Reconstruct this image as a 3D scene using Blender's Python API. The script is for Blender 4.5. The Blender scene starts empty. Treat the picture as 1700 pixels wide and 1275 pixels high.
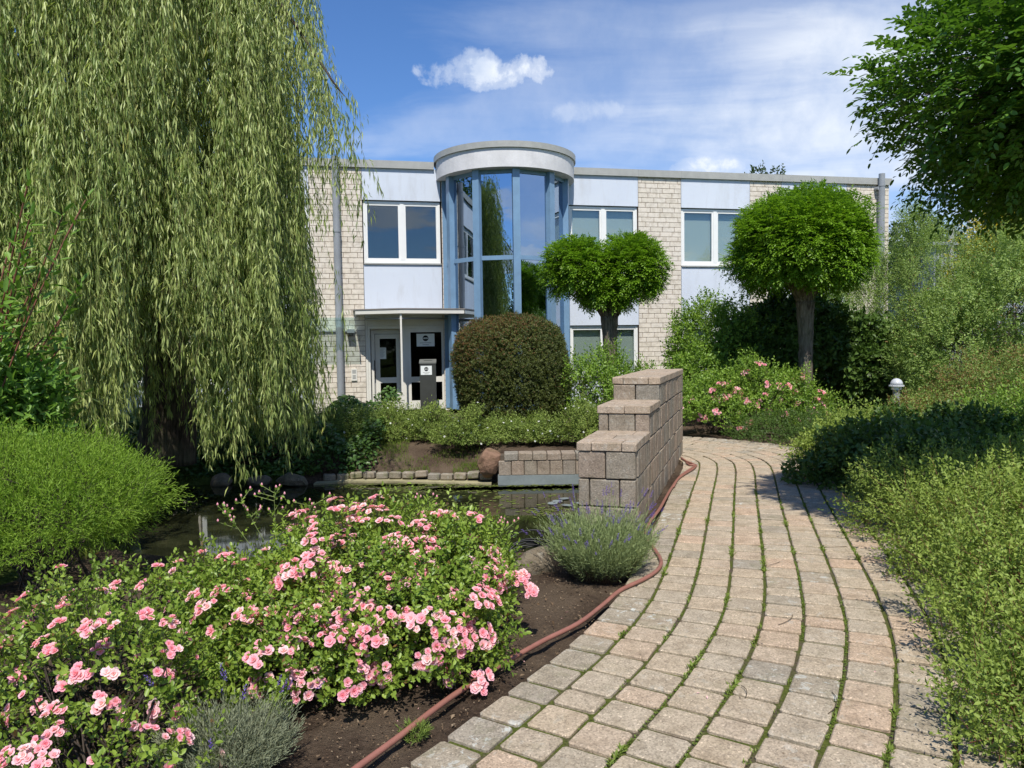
import bpy, math
import numpy as np
from mathutils import Vector, Matrix

C = bpy.context.scene.collection
scene = bpy.context.scene
R = math.radians

# ------------------------------------------------------------------ camera
FPX = 1240.0
CAM = np.array([0.0, 0.0, 1.55])
_p = math.atan2(59.5, FPX)
_rho = R(0.86)
_f = np.array([0, math.cos(_p), -math.sin(_p)])
_r0 = np.array([1.0, 0, 0])
_u0 = np.cross(_r0, _f)
_rt = _r0*math.cos(_rho) - _u0*math.sin(_rho)
_up = _u0*math.cos(_rho) + _r0*math.sin(_rho)
cam_d = bpy.data.cameras.new('camera')
cam = bpy.data.objects.new('camera', cam_d)
C.objects.link(cam)
m = Matrix(((_rt[0], _up[0], -_f[0], CAM[0]), (_rt[1], _up[1], -_f[1], CAM[1]), (_rt[2], _up[2], -_f[2], CAM[2]), (0, 0, 0, 1)))
cam.matrix_world = m
cam_d.sensor_width = 36
cam_d.lens = 36*FPX/1700
cam_d.clip_start = 0.05
cam_d.clip_end = 3000
scene.camera = cam
scene.view_settings.view_transform = 'Standard'
scene.view_settings.look = 'None'
scene.view_settings.gamma = 1
scene.view_settings.use_curve_mapping = False
scene.view_settings.exposure = 0.16

# ------------------------------------------------------------------ sun and sky
SUN_EL = R(57)
sun_h = np.array([0.02, -0.9998])                     # horizontal direction towards the sun (behind the camera)
sd = np.array([sun_h[0]*math.cos(SUN_EL), sun_h[1]*math.cos(SUN_EL), math.sin(SUN_EL)])
sl = bpy.data.lights.new('sun', 'SUN')
sl.energy = 5.0
sl.angle = R(0.53)
sl.color = (1.0, 0.955, 0.88)
so = bpy.data.objects.new('sun', sl)
C.objects.link(so)
so.rotation_euler = Vector(sd).to_track_quat('Z', 'Y').to_euler()
so.location = (0, -5, 20)

world = bpy.data.worlds.new('World')
scene.world = world
world.use_nodes = True
wn = world.node_tree.nodes
wl = world.node_tree.links
wn.clear()


class NT:
    """small helper for writing node trees"""
    def __init__(s, tree):
        s.t = tree

    def n(s, typ, ins=None, **kw):
        nd = s.t.nodes.new(typ)
        for k, v in kw.items():
            setattr(nd, k, v)
        if ins:
            for k, v in ins.items():
                sock = nd.inputs[k]
                if isinstance(v, bpy.types.NodeSocket):
                    s.t.links.new(v, sock)
                else:
                    sock.default_value = v
        return nd

    def math(s, op, a, b=0.0, c=0.0, clamp=False):
        nd = s.n('ShaderNodeMath', {0: a, 1: b, 2: c}, operation=op)
        nd.use_clamp = clamp
        return nd.outputs[0]

    def vmath(s, op, a, b=(0, 0, 0)):
        nd = s.n('ShaderNodeVectorMath', {0: a, 1: b}, operation=op)
        return nd.outputs['Value'] if op in ('DOT_PRODUCT', 'LENGTH') else nd.outputs[0]

    def ramp(s, fac, pts, interp='LINEAR'):
        nd = s.n('ShaderNodeValToRGB', {0: fac})
        nd.color_ramp.interpolation = interp
        el = nd.color_ramp.elements
        while len(el) < len(pts):
            el.new(0.5)
        for e, (p, c) in zip(el, pts):
            e.position = p
            e.color = (c, c, c, 1) if isinstance(c, (int, float)) else (*c, 1)
        return nd.outputs[0]

    def mix(s, fac, a, b, blend='MIX'):
        nd = s.n('ShaderNodeMix', data_type='RGBA', blend_type=blend)
        for k, v in ((0, fac), (6, a), (7, b)):
            if isinstance(v, bpy.types.NodeSocket):
                s.t.links.new(v, nd.inputs[k])
            elif k == 0:
                nd.inputs[k].default_value = v
            else:
                nd.inputs[k].default_value = (*v, 1) if len(v) == 3 else v
        return nd.outputs[2]

    def noise(s, vec, scale, detail=4, rough=0.55, dist=0.0):
        nd = s.n('ShaderNodeTexNoise', {'Scale': scale, 'Detail': detail, 'Roughness': rough, 'Distortion': dist})
        if vec is not None:
            s.t.links.new(vec, nd.inputs['Vector'])
        return nd.outputs[0]


W = NT(world.node_tree)
sky = W.n('ShaderNodeTexSky')
sky.sky_type = 'NISHITA'
sky.sun_disc = False
sky.sun_elevation = SUN_EL
sky.sun_rotation = math.atan2(sun_h[0], sun_h[1])
sky.air_density = 1.0
sky.dust_density = 0.0
sky.ozone_density = 3.0
dirv = W.n('ShaderNodeTexCoord').outputs['Generated']
sep = W.n('ShaderNodeSeparateXYZ', {0: dirv})
dz = W.math('MAXIMUM', sep.outputs[2], 0.02)
den = W.math('ADD', dz, 0.12)
pl = W.n('ShaderNodeCombineXYZ', {0: W.math('DIVIDE', sep.outputs[0], den), 1: W.math('DIVIDE', sep.outputs[1], den), 2: 0.0}).outputs[0]
# high thin cloud in long streaks
mp = W.n('ShaderNodeMapping', {'Vector': pl, 'Rotation': (0, 0, R(-52)), 'Scale': (0.62, 1.5, 1), 'Location': (3.1, 0.4, 0)})
warp = W.n('ShaderNodeTexNoise', {'Vector': pl, 'Scale': 0.9, 'Detail': 3})
wv = W.vmath('ADD', mp.outputs[0], W.n('ShaderNodeVectorMath', {0: warp.outputs['Color'], 'Scale': 0.55}, operation='SCALE').outputs[0])
c1 = W.noise(wv, 1.0, 10, 0.55, 0.35)
c2 = W.noise(pl, 0.55, 3, 0.5)
side = W.vmath('DOT_PRODUCT', dirv, (0.86, 0.42, -0.30))
cir = W.math('ADD', W.math('MULTIPLY', c1, 0.9), W.math('MULTIPLY', c2, 0.35))
cir = W.math('ADD', cir, W.math('MULTIPLY', side, 0.62))
cirf = W.ramp(W.math('MULTIPLY', cir, 0.6), [(0.45, 0.0), (0.55, 0.28), (0.69, 0.82)], 'EASE')


def px_dir(px, py):
    d = _f*FPX + _rt*(px-850) - _up*(py-637.5)
    return d/np.linalg.norm(d)


def puff(px, py, wpx, hpx, flat=0.0, scale=28, amp=1.3):
    c = px_dir(px, py)
    r = np.cross(c, (0, 0, 1)); r /= np.linalg.norm(r)
    u = np.cross(r, c)
    dx = W.math('DIVIDE', W.vmath('DOT_PRODUCT', dirv, tuple(r)), wpx/FPX)
    dy = W.math('DIVIDE', W.vmath('DOT_PRODUCT', dirv, tuple(u)), hpx/FPX)
    e = W.math('ADD', W.math('POWER', W.math('ABSOLUTE', dx), 2.0), W.math('POWER', W.math('ABSOLUTE', dy), 2.0))
    n1 = W.noise(dirv, scale, 8, 0.62, 0.2)
    v = W.math('ADD', W.math('SUBTRACT', 0.75, e), W.math('MULTIPLY', W.math('SUBTRACT', n1, 0.5), amp*3.2))
    front = W.math('GREATER_THAN', W.vmath('DOT_PRODUCT', dirv, tuple(c)), 0.8)
    v = W.math('MULTIPLY', v, front)
    return W.ramp(v, [(0.0, 0.0), (0.55, 0.55), (1.0, 0.98)], 'EASE')


cA = puff(815, 116, 120, 37, scale=19, amp=1.15)
cB = puff(1180, 282, 100, 30, scale=20, amp=0.7)
cC = puff(985, 188, 110, 30, scale=9, amp=1.1)
cC = W.math('MULTIPLY', cC, 0.55)
# heaped cloud behind the camera, seen in the windows and the pond
back = W.math('MULTIPLY', sep.outputs[1], -1.0)
cu = W.noise(pl, 1.6, 9, 0.58, 0.1)
cuf = W.ramp(W.math('ADD', cu, W.math('MULTIPLY', back, 0.10)), [(0.56, 0.0), (0.66, 0.7), (0.8, 0.9)], 'EASE')
cuf = W.math('MULTIPLY', cuf, W.ramp(back, [(0.0, 0.0), (0.35, 1.0)]))
# low cloud bank along the horizon at the right
cov = W.math('MAXIMUM', W.math('MAXIMUM', cA, cB), W.math('MAXIMUM', cC, W.math('MAXIMUM', cirf, cuf)))
shade = W.noise(dirv, 12, 6, 0.6)
ccol = W.mix(W.ramp(shade, [(0.35, 0.0), (0.6, 1.0)]), (6.2, 7.2, 9.0), (9.2, 9.7, 10.4))
hs = W.n('ShaderNodeHueSaturation', {'Saturation': 1.10, 'Value': 1.0, 'Color': sky.outputs[0]})
hs2 = W.mix(1.0, hs.outputs[0], (0.95, 1.14, 1.43), 'MULTIPLY')
col = W.mix(cov, hs2, ccol)
bg = W.n('ShaderNodeBackground', {'Color': col, 'Strength': 0.095})
wo = W.n('ShaderNodeOutputWorld', {'Surface': bg.outputs[0]})

# ------------------------------------------------------------------ helpers: materials
MATS = {}


def new_mat(name):
    mt = bpy.data.materials.new(name)
    mt.use_nodes = True
    mt.node_tree.nodes.clear()
    return mt, NT(mt.node_tree)


def finish(T, color, rough=0.6, spec=0.4, bump=None, bumpd=0.01, bstr=0.6, metal=0.0, **extra):
    ins = {'Base Color': color if isinstance(color, bpy.types.NodeSocket) else (*color, 1), 'Roughness': rough,
           'Specular IOR Level': spec, 'Metallic': metal}
    ins.update(extra)
    p = T.n('ShaderNodeBsdfPrincipled', ins)
    if bump is not None:
        b = T.n('ShaderNodeBump', {'Height': bump, 'Distance': bumpd, 'Strength': bstr})
        T.t.links.new(b.outputs[0], p.inputs['Normal'])
    T.n('ShaderNodeOutputMaterial', {'Surface': p.outputs[0]})
    return p


def plain(name, c, rough=0.5, spec=0.4, metal=0.0, var=0.12, scale=6, bump=0.0):
    mt, T = new_mat(name)
    g = T.n('ShaderNodeNewGeometry').outputs['Position']
    n = T.noise(g, scale, 5)
    n2 = T.noise(g, scale*9, 3)
    f = T.math('ADD', T.math('MULTIPLY', n, 0.7), T.math('MULTIPLY', n2, 0.3))
    a = tuple(x*(1-var) for x in c)
    b = tuple(min(1, x*(1+var)) for x in c)
    col = T.mix(T.ramp(f, [(0.3, 0.0), (0.7, 1.0)]), a, b)
    finish(T, col, rough, spec, n2 if bump else None, bump or 0.01, 0.5, metal)
    return mt


def leafmat(name, c1, c2, trans=0.35, rough=0.45, spec=0.35, c3=None):
    """c1..c2 run over the leaf's own tint value; c3 is the odd old or new leaf"""
    mt, T = new_mat(name)
    a = T.n('ShaderNodeAttribute', attribute_name='tint').outputs['Fac']
    if c3:
        col = T.ramp(a, [(0.0, c1), (0.86, c2), (0.97, c3)])
    else:
        col = T.ramp(a, [(0.0, c1), (1.0, c2)])
    p = T.n('ShaderNodeBsdfPrincipled', {'Base Color': col, 'Roughness': rough, 'Specular IOR Level': spec})
    tc = T.mix(0.6, col, (1.25, 1.35, 0.5), 'MULTIPLY')
    tb = T.n('ShaderNodeBsdfTranslucent', {'Color': tc})
    mx = T.n('ShaderNodeMixShader', {0: trans, 1: p.outputs[0], 2: tb.outputs[0]})
    T.n('ShaderNodeOutputMaterial', {'Surface': mx.outputs[0]})
    return mt


def stone_mat(name, ca, cb, cc, scale=60, lichen=0.25, bump=0.006, moss=0.0, speck=0.5):
    """concrete stone: tint picks the stone's own colour, aggregate specks, lichen blotches"""
    mt, T = new_mat(name)
    a = T.n('ShaderNodeAttribute', attribute_name='tint').outputs['Fac']
    oi = T.n('ShaderNodeObjectInfo').outputs['Random']
    g = T.n('ShaderNodeNewGeometry').outputs['Position']
    t = T.math('FRACT', T.math('ADD', a, T.math('MULTIPLY', oi, 0.35)))
    base = T.ramp(t, [(0.0, ca), (0.5, cb), (1.0, cc)])
    n1 = T.noise(g, scale*2.2, 6, 0.7)
    n2 = T.noise(g, 9, 6, 0.6)
    vor = T.n('ShaderNodeTexVoronoi', {'Vector': g, 'Scale': scale*2.4}, feature='F1')
    sp = T.ramp(vor.outputs['Color'], [(0.0, 0.45), (0.5, 0.95), (0.85, 1.15), (1.0, 2.0)])
    col = T.mix(speck, base, sp, 'MULTIPLY')
    col = T.mix(T.ramp(n2, [(0.32, 0.5), (0.55, 0.0)]), col, (0.5, 0.47, 0.42), 'MULTIPLY')
    l1 = T.noise(g, 14, 7, 0.7, 0.6)
    l2 = T.noise(g, 1.3, 3, 0.5)
    li = T.math('MULTIPLY', T.ramp(l1, [(0.56, 0.0), (0.60, 1.0)]), T.ramp(l2, [(0.45, 0.0), (0.62, lichen)]))
    col = T.mix(li, col, (0.52, 0.52, 0.46))
    if moss:
        m1 = T.noise(g, 5.5, 6, 0.7)
        col = T.mix(T.ramp(m1, [(0.52, 0.0), (0.66, moss)]), col, (0.10, 0.12, 0.035))
    h = T.math('ADD', T.math('MULTIPLY', n1, 0.6), T.math('MULTIPLY', n2, 0.8))
    finish(T, col, 0.88, 0.2, h, bump, 0.9)
    return mt


M = {}
M['willow'] = leafmat('willow_leaf', (0.17, 0.255, 0.050), (0.55, 0.61, 0.22), 0.34, 0.40, 0.45, (0.50, 0.48, 0.12))
M['robinia'] = leafmat('robinia_leaf', (0.09901, 0.2072, 0.01411), (0.2446, 0.4144, 0.03024), 0.40, 0.42, 0.35, (0.18, 0.28, 0.04))
M['robinia2'] = leafmat('robinia_leaf_dark', (0.05897, 0.1418, 0.01701), (0.1404, 0.27, 0.03038), 0.36, 0.4, 0.4, (0.15, 0.24, 0.03))
M['rose'] = leafmat('rose_leaf', (0.1196, 0.207, 0.02277), (0.287, 0.391, 0.05693), 0.30, 0.42, 0.4, (0.20, 0.12, 0.04))
M['potent'] = leafmat('potentilla_leaf', (0.1622, 0.24, 0.0378), (0.337, 0.42, 0.0918), 0.34, 0.5, 0.25, (0.34, 0.36, 0.12))
M['potentd'] = leafmat('low_shrub_leaf', (0.1014, 0.1625, 0.03276), (0.2704, 0.351, 0.07605), 0.28, 0.5, 0.25, (0.24, 0.26, 0.08))
M['dark'] = leafmat('dark_shrub_leaf', (0.040, 0.085, 0.016), (0.11, 0.185, 0.035), 0.22, 0.42, 0.3, (0.10, 0.14, 0.05))
M['yew'] = leafmat('yew_leaf', (0.040, 0.060, 0.012), (0.115, 0.135, 0.030), 0.15, 0.5, 0.3, (0.16, 0.085, 0.03))
M['bright'] = leafmat('feathery_leaf', (0.1495, 0.2625, 0.02475), (0.312, 0.4625, 0.05625), 0.38, 0.5, 0.25)
M['olive'] = leafmat('olive_shrub_leaf', (0.13, 0.215, 0.040), (0.34, 0.45, 0.12), 0.34, 0.45, 0.3, (0.26, 0.17, 0.06))
M['mid'] = leafmat('green_shrub_leaf', (0.09828, 0.1958, 0.0243), (0.2668, 0.405, 0.05468), 0.32, 0.42, 0.35, (0.22, 0.28, 0.05))
M['broad'] = leafmat('broad_leaf', (0.0702, 0.1725, 0.0243), (0.234, 0.39, 0.06075), 0.32, 0.42, 0.4)
M['yellow'] = leafmat('golden_leaf', (0.42, 0.36, 0.03), (0.68, 0.56, 0.06), 0.35)
M['laven'] = leafmat('lavender_leaf', (0.1794, 0.2357, 0.08798), (0.3468, 0.414, 0.1863), 0.2, 0.7, 0.15, (0.30, 0.27, 0.16))
M['greyherb'] = leafmat('grey_herb_leaf', (0.15, 0.175, 0.10), (0.29, 0.31, 0.20), 0.2, 0.7, 0.15, (0.33, 0.28, 0.18))
M['ivy'] = leafmat('ground_cover_leaf', (0.04659, 0.104, 0.0216), (0.1248, 0.216, 0.036), 0.2, 0.4, 0.4)
M['grass'] = leafmat('grass_blade', (0.11, 0.19, 0.022), (0.25, 0.31, 0.06), 0.35, 0.5, 0.3)
M['fartree'] = leafmat('far_tree_leaf', (0.040, 0.072, 0.022), (0.095, 0.14, 0.045), 0.25)
M['spike'] = leafmat('lavender_flower', (0.10, 0.065, 0.26), (0.26, 0.17, 0.48), 0.1, 0.7, 0.1)
M['petal'] = leafmat('rose_petal', (0.88, 0.36, 0.45), (0.96, 0.66, 0.70), 0.32, 0.5, 0.25, (0.97, 0.68, 0.66))
M['white_petal'] = leafmat('white_petal', (0.78, 0.78, 0.70), (0.88, 0.88, 0.84), 0.3, 0.5)
M['litter'] = leafmat('litter', (0.13, 0.085, 0.05), (0.50, 0.40, 0.27), 0.0, 0.8, 0.1, (0.75, 0.42, 0.42))
M['bark'] = None
M['stem_red'] = plain('red_stem', (0.16, 0.060, 0.035), 0.5, var=0.3)
M['stem'] = plain('brown_stem', (0.095, 0.070, 0.042), 0.7, var=0.35, scale=20)
M['stem_dark'] = plain('dark_stem', (0.045, 0.033, 0.024), 0.8, var=0.35, scale=20)
M['stem_green'] = plain('green_stem', (0.16, 0.20, 0.06), 0.6, var=0.2)
M['stem_yellow'] = plain('willow_twig', (0.20, 0.20, 0.065), 0.6, var=0.3)


def bark(name, c, c2):
    mt, T = new_mat(name)
    tc = T.n('ShaderNodeTexCoord').outputs['Object']
    mp = T.n('ShaderNodeMapping', {'Vector': tc, 'Scale': (1, 1, 0.13)}).outputs[0]
    n = T.noise(mp, 26, 8, 0.7, 0.8)
    col = T.mix(T.ramp(n, [(0.38, 0.0), (0.62, 1.0)]), c, c2)
    n3 = T.noise(tc, 3, 4)
    col = T.mix(T.ramp(n3, [(0.45, 0.0), (0.65, 0.4)]), col, (0.14, 0.15, 0.09))
    finish(T, col, 0.9, 0.15, n, 0.03, 1.0)
    return mt


M['bark'] = bark('robinia_bark', (0.07, 0.052, 0.038), (0.27, 0.22, 0.17))
M['bark_dark'] = bark('willow_bark', (0.03, 0.024, 0.018), (0.13, 0.10, 0.075))

M['paver'] = stone_mat('paver_stone', (0.46, 0.365, 0.255), (0.43, 0.36, 0.265), (0.49, 0.36, 0.25), 60, 0.30, 0.009, 0.12, 0.85)
M['paver_grey'] = stone_mat('paver_edge_stone', (0.35, 0.30, 0.225), (0.395, 0.325, 0.235), (0.335, 0.29, 0.225), 60, 1.0, 0.009, 0.3, 0.8)
M['block'] = stone_mat('wall_block_stone', (0.31, 0.27, 0.21), (0.36, 0.275, 0.205), (0.29, 0.265, 0.22), 45, 0.30, 0.02, 0.12, 0.7)
M['blockcap'] = stone_mat('wall_cap_stone', (0.41, 0.325, 0.24), (0.44, 0.34, 0.25), (0.39, 0.32, 0.245), 45, 0.35, 0.01, 0.12, 0.7)
M['edgestone'] = stone_mat('edge_stone', (0.24, 0.21, 0.16), (0.30, 0.25, 0.19), (0.26, 0.235, 0.195), 40, 0.4, 0.010, 0.7, 0.4)
M['rock'] = stone_mat('brown_rock', (0.24, 0.145, 0.095), (0.27, 0.165, 0.11), (0.25, 0.16, 0.11), 14, 0.3, 0.04, 0.2, 0.3)
M['rock_grey'] = stone_mat('grey_rock', (0.21, 0.17, 0.12), (0.24, 0.20, 0.14), (0.22, 0.18, 0.13), 14, 0.4, 0.04, 0.4, 0.3)
M['facing'] = stone_mat('facing_brick', (0.67, 0.605, 0.51), (0.72, 0.65, 0.555), (0.69, 0.63, 0.545), 40, 0.0, 0.002, 0.0, 0.10)
M['mortar'] = plain('mortar', (0.27, 0.205, 0.16), 0.9, 0.1)
M['joint'] = plain('wall_joint', (0.10, 0.08, 0.06), 0.95, 0.1)


def stucco():
    mt, T = new_mat('pale_stucco')
    g = T.n('ShaderNodeNewGeometry').outputs['Position']
    n = T.noise(g, 90, 5, 0.7)
    st = T.noise(T.n('ShaderNodeMapping', {'Vector': g, 'Scale': (1, 1, 0.22)}).outputs[0], 3.2, 7, 0.7, 0.4)
    big = T.noise(g, 0.9, 3)
    col = T.mix(T.ramp(big, [(0.3, 0.0), (0.7, 1.0)]), (0.58, 0.625, 0.70), (0.63, 0.675, 0.745))
    col = T.mix(T.ramp(st, [(0.50, 0.0), (0.70, 0.5)]), col, (0.47, 0.48, 0.50))
    cr = T.n('ShaderNodeTexVoronoi', {'Vector': g, 'Scale': 2.3}, feature='DISTANCE_TO_EDGE').outputs['Distance']
    col = T.mix(T.ramp(cr, [(0.0, 0.06), (0.010, 0.0)]), col, (0.5, 0.51, 0.56))
    finish(T, col, 0.9, 0.15, n, 0.006, 0.8)
    return mt


M['stucco'] = stucco()
M['drumstucco'] = plain('weathered_stucco', (0.62, 0.61, 0.61), 0.9, 0.15, var=0.13, scale=3, bump=0.004)
M['zinc'] = plain('zinc_capping', (0.36, 0.36, 0.335), 0.5, 0.4, var=0.12)
M['pipe'] = plain('grey_pipe', (0.27, 0.285, 0.30), 0.42, 0.5, var=0.14, scale=3)
M['bluemetal'] = plain('blue_steel', (0.17, 0.285, 0.42), 0.38, 0.5, var=0.10, scale=5)
M['whiteframe'] = plain('white_frame', (0.78, 0.78, 0.75), 0.35, 0.5, var=0.04)
M['creamframe'] = plain('cream_door_frame', (0.70, 0.68, 0.61), 0.4, 0.5, var=0.05)
M['canopyw'] = plain('canopy_paint', (0.66, 0.64, 0.58), 0.5, 0.4, var=0.06)
M['canopyg'] = plain('canopy_roofing', (0.22, 0.20, 0.18), 0.6, 0.3, var=0.15)
M['darkmetal'] = plain('dark_metal', (0.045, 0.048, 0.042), 0.45, 0.4, var=0.15)
M['lidmetal'] = plain('lid_metal', (0.16, 0.165, 0.15), 0.4, 0.4, var=0.1)
M['black'] = plain('black_plastic', (0.012, 0.012, 0.012), 0.45, 0.4)
M['print'] = plain('black_print', (0.015, 0.015, 0.015), 0.7, 0.2)
M['paper'] = plain('white_paper', (0.74, 0.77, 0.74), 0.6, 0.2, var=0.03)
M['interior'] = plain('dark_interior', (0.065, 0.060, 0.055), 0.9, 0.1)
M['redcloth'] = plain('red_cloth', (0.25, 0.012, 0.012), 0.9, 0.1)
M['blind'] = None
M['hose'] = plain('terracotta_hose', (0.27, 0.115, 0.085), 0.42, 0.4, var=0.15, scale=12)
M['lampmetal'] = plain('lamp_metal', (0.52, 0.53, 0.54), 0.3, 0.5)
M['shed'] = plain('shed_sheet', (0.30, 0.32, 0.35), 0.5, 0.4)
M['liner'] = plain('pond_liner', (0.20, 0.23, 0.23), 0.45, 0.4, var=0.2, scale=4)
M['algae'] = plain('pond_algae', (0.13, 0.16, 0.035), 0.8, 0.2, var=0.5, scale=14, bump=0.01)
M['ledge'] = plain('sandy_ledge', (0.30, 0.27, 0.16), 0.9, 0.15, var=0.4, scale=5, bump=0.01)


def blindmat():
    mt, T = new_mat('window_blind')
    tc = T.n('ShaderNodeNewGeometry').outputs['Position']
    wv = T.n('ShaderNodeTexWave', {'Vector': tc, 'Scale': 11.0, 'Distortion': 0.0}, bands_direction='Z')
    col = T.mix(wv.outputs['Fac'], (0.46, 0.47, 0.45), (0.56, 0.57, 0.55))
    finish(T, col, 0.8, 0.2)
    return mt


M['blind'] = blindmat()


def glassmat(name, tint, gloss, base=0.10, rough=0.0):
    mt, T = new_mat(name)
    fc = T.n('ShaderNodeLayerWeight', {'Blend': 0.5}).outputs['Facing']
    f = T.math('ADD', T.math('MULTIPLY', T.math('POWER', fc, 4.0), 1.0-base), base, clamp=True)
    g = T.n('ShaderNodeNewGeometry').outputs['Position']
    b = T.n('ShaderNodeBump', {'Height': T.noise(g, 1.1, 2), 'Distance': 0.01, 'Strength': 0.25})
    tr = T.n('ShaderNodeBsdfTransparent', {'Color': (*tint, 1)})
    gl = T.n('ShaderNodeBsdfGlossy', {'Color': (*gloss, 1), 'Roughness': rough, 'Normal': b.outputs[0]})
    mx = T.n('ShaderNodeMixShader', {0: f, 1: tr.outputs[0], 2: gl.outputs[0]})
    T.n('ShaderNodeOutputMaterial', {'Surface': mx.outputs[0]})
    return mt


M['glass'] = glassmat('window_glass', (0.84, 0.89, 0.87), (0.9, 0.95, 1.0), 0.09)
M['towerglass'] = glassmat('coated_glass', (0.22, 0.30, 0.36), (0.68, 0.80, 0.95), 0.50)
M['doorglass'] = glassmat('door_glass', (0.45, 0.50, 0.45), (0.9, 0.95, 0.95), 0.02)
M['canopyglass'] = glassmat('canopy_glass', (0.88, 0.95, 0.93), (0.8, 0.95, 0.98), 0.14, 0.15)


def water():
    mt, T = new_mat('pond_water')
    g = T.n('ShaderNodeNewGeometry').outputs['Position']
    n = T.noise(g, 3.0, 3, 0.5)
    n2 = T.noise(g, 2.2, 6, 0.7)
    col = T.mix(T.ramp(n2, [(0.45, 0.0), (0.7, 1.0)]), (0.014, 0.016, 0.007), (0.045, 0.048, 0.020))
    p = finish(T, col, 0.04, 0.5, n, 0.01, 0.03)
    return mt


M['water'] = water()


def groundmat():
    mt, T = new_mat('garden_ground')
    g = T.n('ShaderNodeNewGeometry').outputs['Position']
    a = T.n('ShaderNodeAttribute', attribute_name='tint').outputs['Fac']
    n = T.noise(g, 30, 8, 0.75)
    n2 = T.noise(g, 1.7, 5, 0.6)
    n3 = T.noise(g, 120, 3, 0.6)
    soil = T.ramp(n, [(0.30, (0.030, 0.020, 0.014)), (0.52, (0.085, 0.058, 0.040)), (0.75, (0.155, 0.112, 0.078))])
    soil = T.mix(T.ramp(n2, [(0.42, 0.0), (0.6, 0.75)]), soil, (0.17, 0.125, 0.085))
    ch = T.ramp(n3, [(0.66, 0.0), (0.70, 0.6)])
    soil = T.mix(ch, soil, (0.30, 0.23, 0.16))
    gr = T.ramp(n, [(0.3, (0.04, 0.07, 0.015)), (0.7, (0.14, 0.18, 0.04))])
    fac = T.ramp(T.math('ADD', a, T.math('MULTIPLY', T.math('SUBTRACT', n2, 0.5), 0.9)), [(0.4, 0.0), (0.6, 1.0)])
    col = T.mix(fac, soil, gr)
    h = T.math('ADD', n, T.math('MULTIPLY', n3, 0.4))
    finish(T, col, 0.95, 0.1, h, 0.03, 1.0)
    return mt


M['ground'] = groundmat()


def bedmat():
    mt, T = new_mat('mossy_joint_sand')
    g = T.n('ShaderNodeNewGeometry').outputs['Position']
    n = T.noise(g, 3.2, 6, 0.7)
    n2 = T.noise(g, 70, 4, 0.7)
    moss = T.ramp(n2, [(0.3, (0.035, 0.048, 0.010)), (0.7, (0.13, 0.15, 0.03))])
    sand = T.ramp(n2, [(0.3, (0.06, 0.045, 0.03)), (0.7, (0.14, 0.11, 0.08))])
    col = T.mix(T.ramp(n, [(0.38, 0.0), (0.52, 1.0)]), sand, moss)
    finish(T, col, 0.95, 0.1, n2, 0.012, 1.0)
    return mt


M['bed'] = bedmat()

# ------------------------------------------------------------------ helpers: objects
_rngc = [100]


def RNG():
    _rngc[0] += 1
    return np.random.default_rng(_rngc[0])


def link_mesh(name, me, parent=None, loc=None, rot=None, kind=None):
    o = bpy.data.objects.new(name, me)
    C.objects.link(o)
    if parent is not None:
        o.parent = parent
    if loc is not None:
        o.location = loc
    if rot is not None:
        o.rotation_euler = rot
    if kind:
        o['kind'] = kind
    return o


def thing(name, label, cat, loc=(0, 0, 0), rotz=0.0, group=None):
    o = bpy.data.objects.new(name, None)
    o.empty_display_size = 0.2
    C.objects.link(o)
    o.location = loc
    o.rotation_euler = (0, 0, rotz)
    o['label'] = label
    o['category'] = cat
    if group:
        o['group'] = group
    return o


def tag(o, label=None, cat=None, group=None, kind=None):
    for k, v in (('label', label), ('category', cat), ('group', group), ('kind', kind)):
        if v:
            o[k] = v
    return o


def np_mesh(name, V, F, mat, tint=None, smooth=False):
    """V (n,3); F a list of (k,3) or (k,4) index arrays; tint one value per vertex"""
    me = bpy.data.meshes.new(name)
    V = np.ascontiguousarray(V, dtype=np.float32)
    me.vertices.add(len(V))
    me.vertices.foreach_set('co', V.ravel())
    idx = np.concatenate([f.ravel() for f in F]).astype(np.int32)
    sizes = np.concatenate([np.full(len(f), f.shape[1]) for f in F])
    starts = np.concatenate([[0], np.cumsum(sizes)[:-1]]).astype(np.int32)
    me.loops.add(len(idx))
    me.loops.foreach_set('vertex_index', idx)
    me.polygons.add(len(sizes))
    me.polygons.foreach_set('loop_start', starts)
    try:
        me.polygons.foreach_set('loop_total', sizes.astype(np.int32))
    except Exception:
        pass
    me.update(calc_edges=True)
    if tint is not None:
        at = me.attributes.new('tint', 'FLOAT', 'POINT')
        at.data.foreach_set('value', np.ascontiguousarray(tint, dtype=np.float32))
    me.materials.append(mat)
    if smooth:
        me.polygons.foreach_set('use_smooth', np.ones(len(sizes), dtype=bool))
    return me


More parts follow.
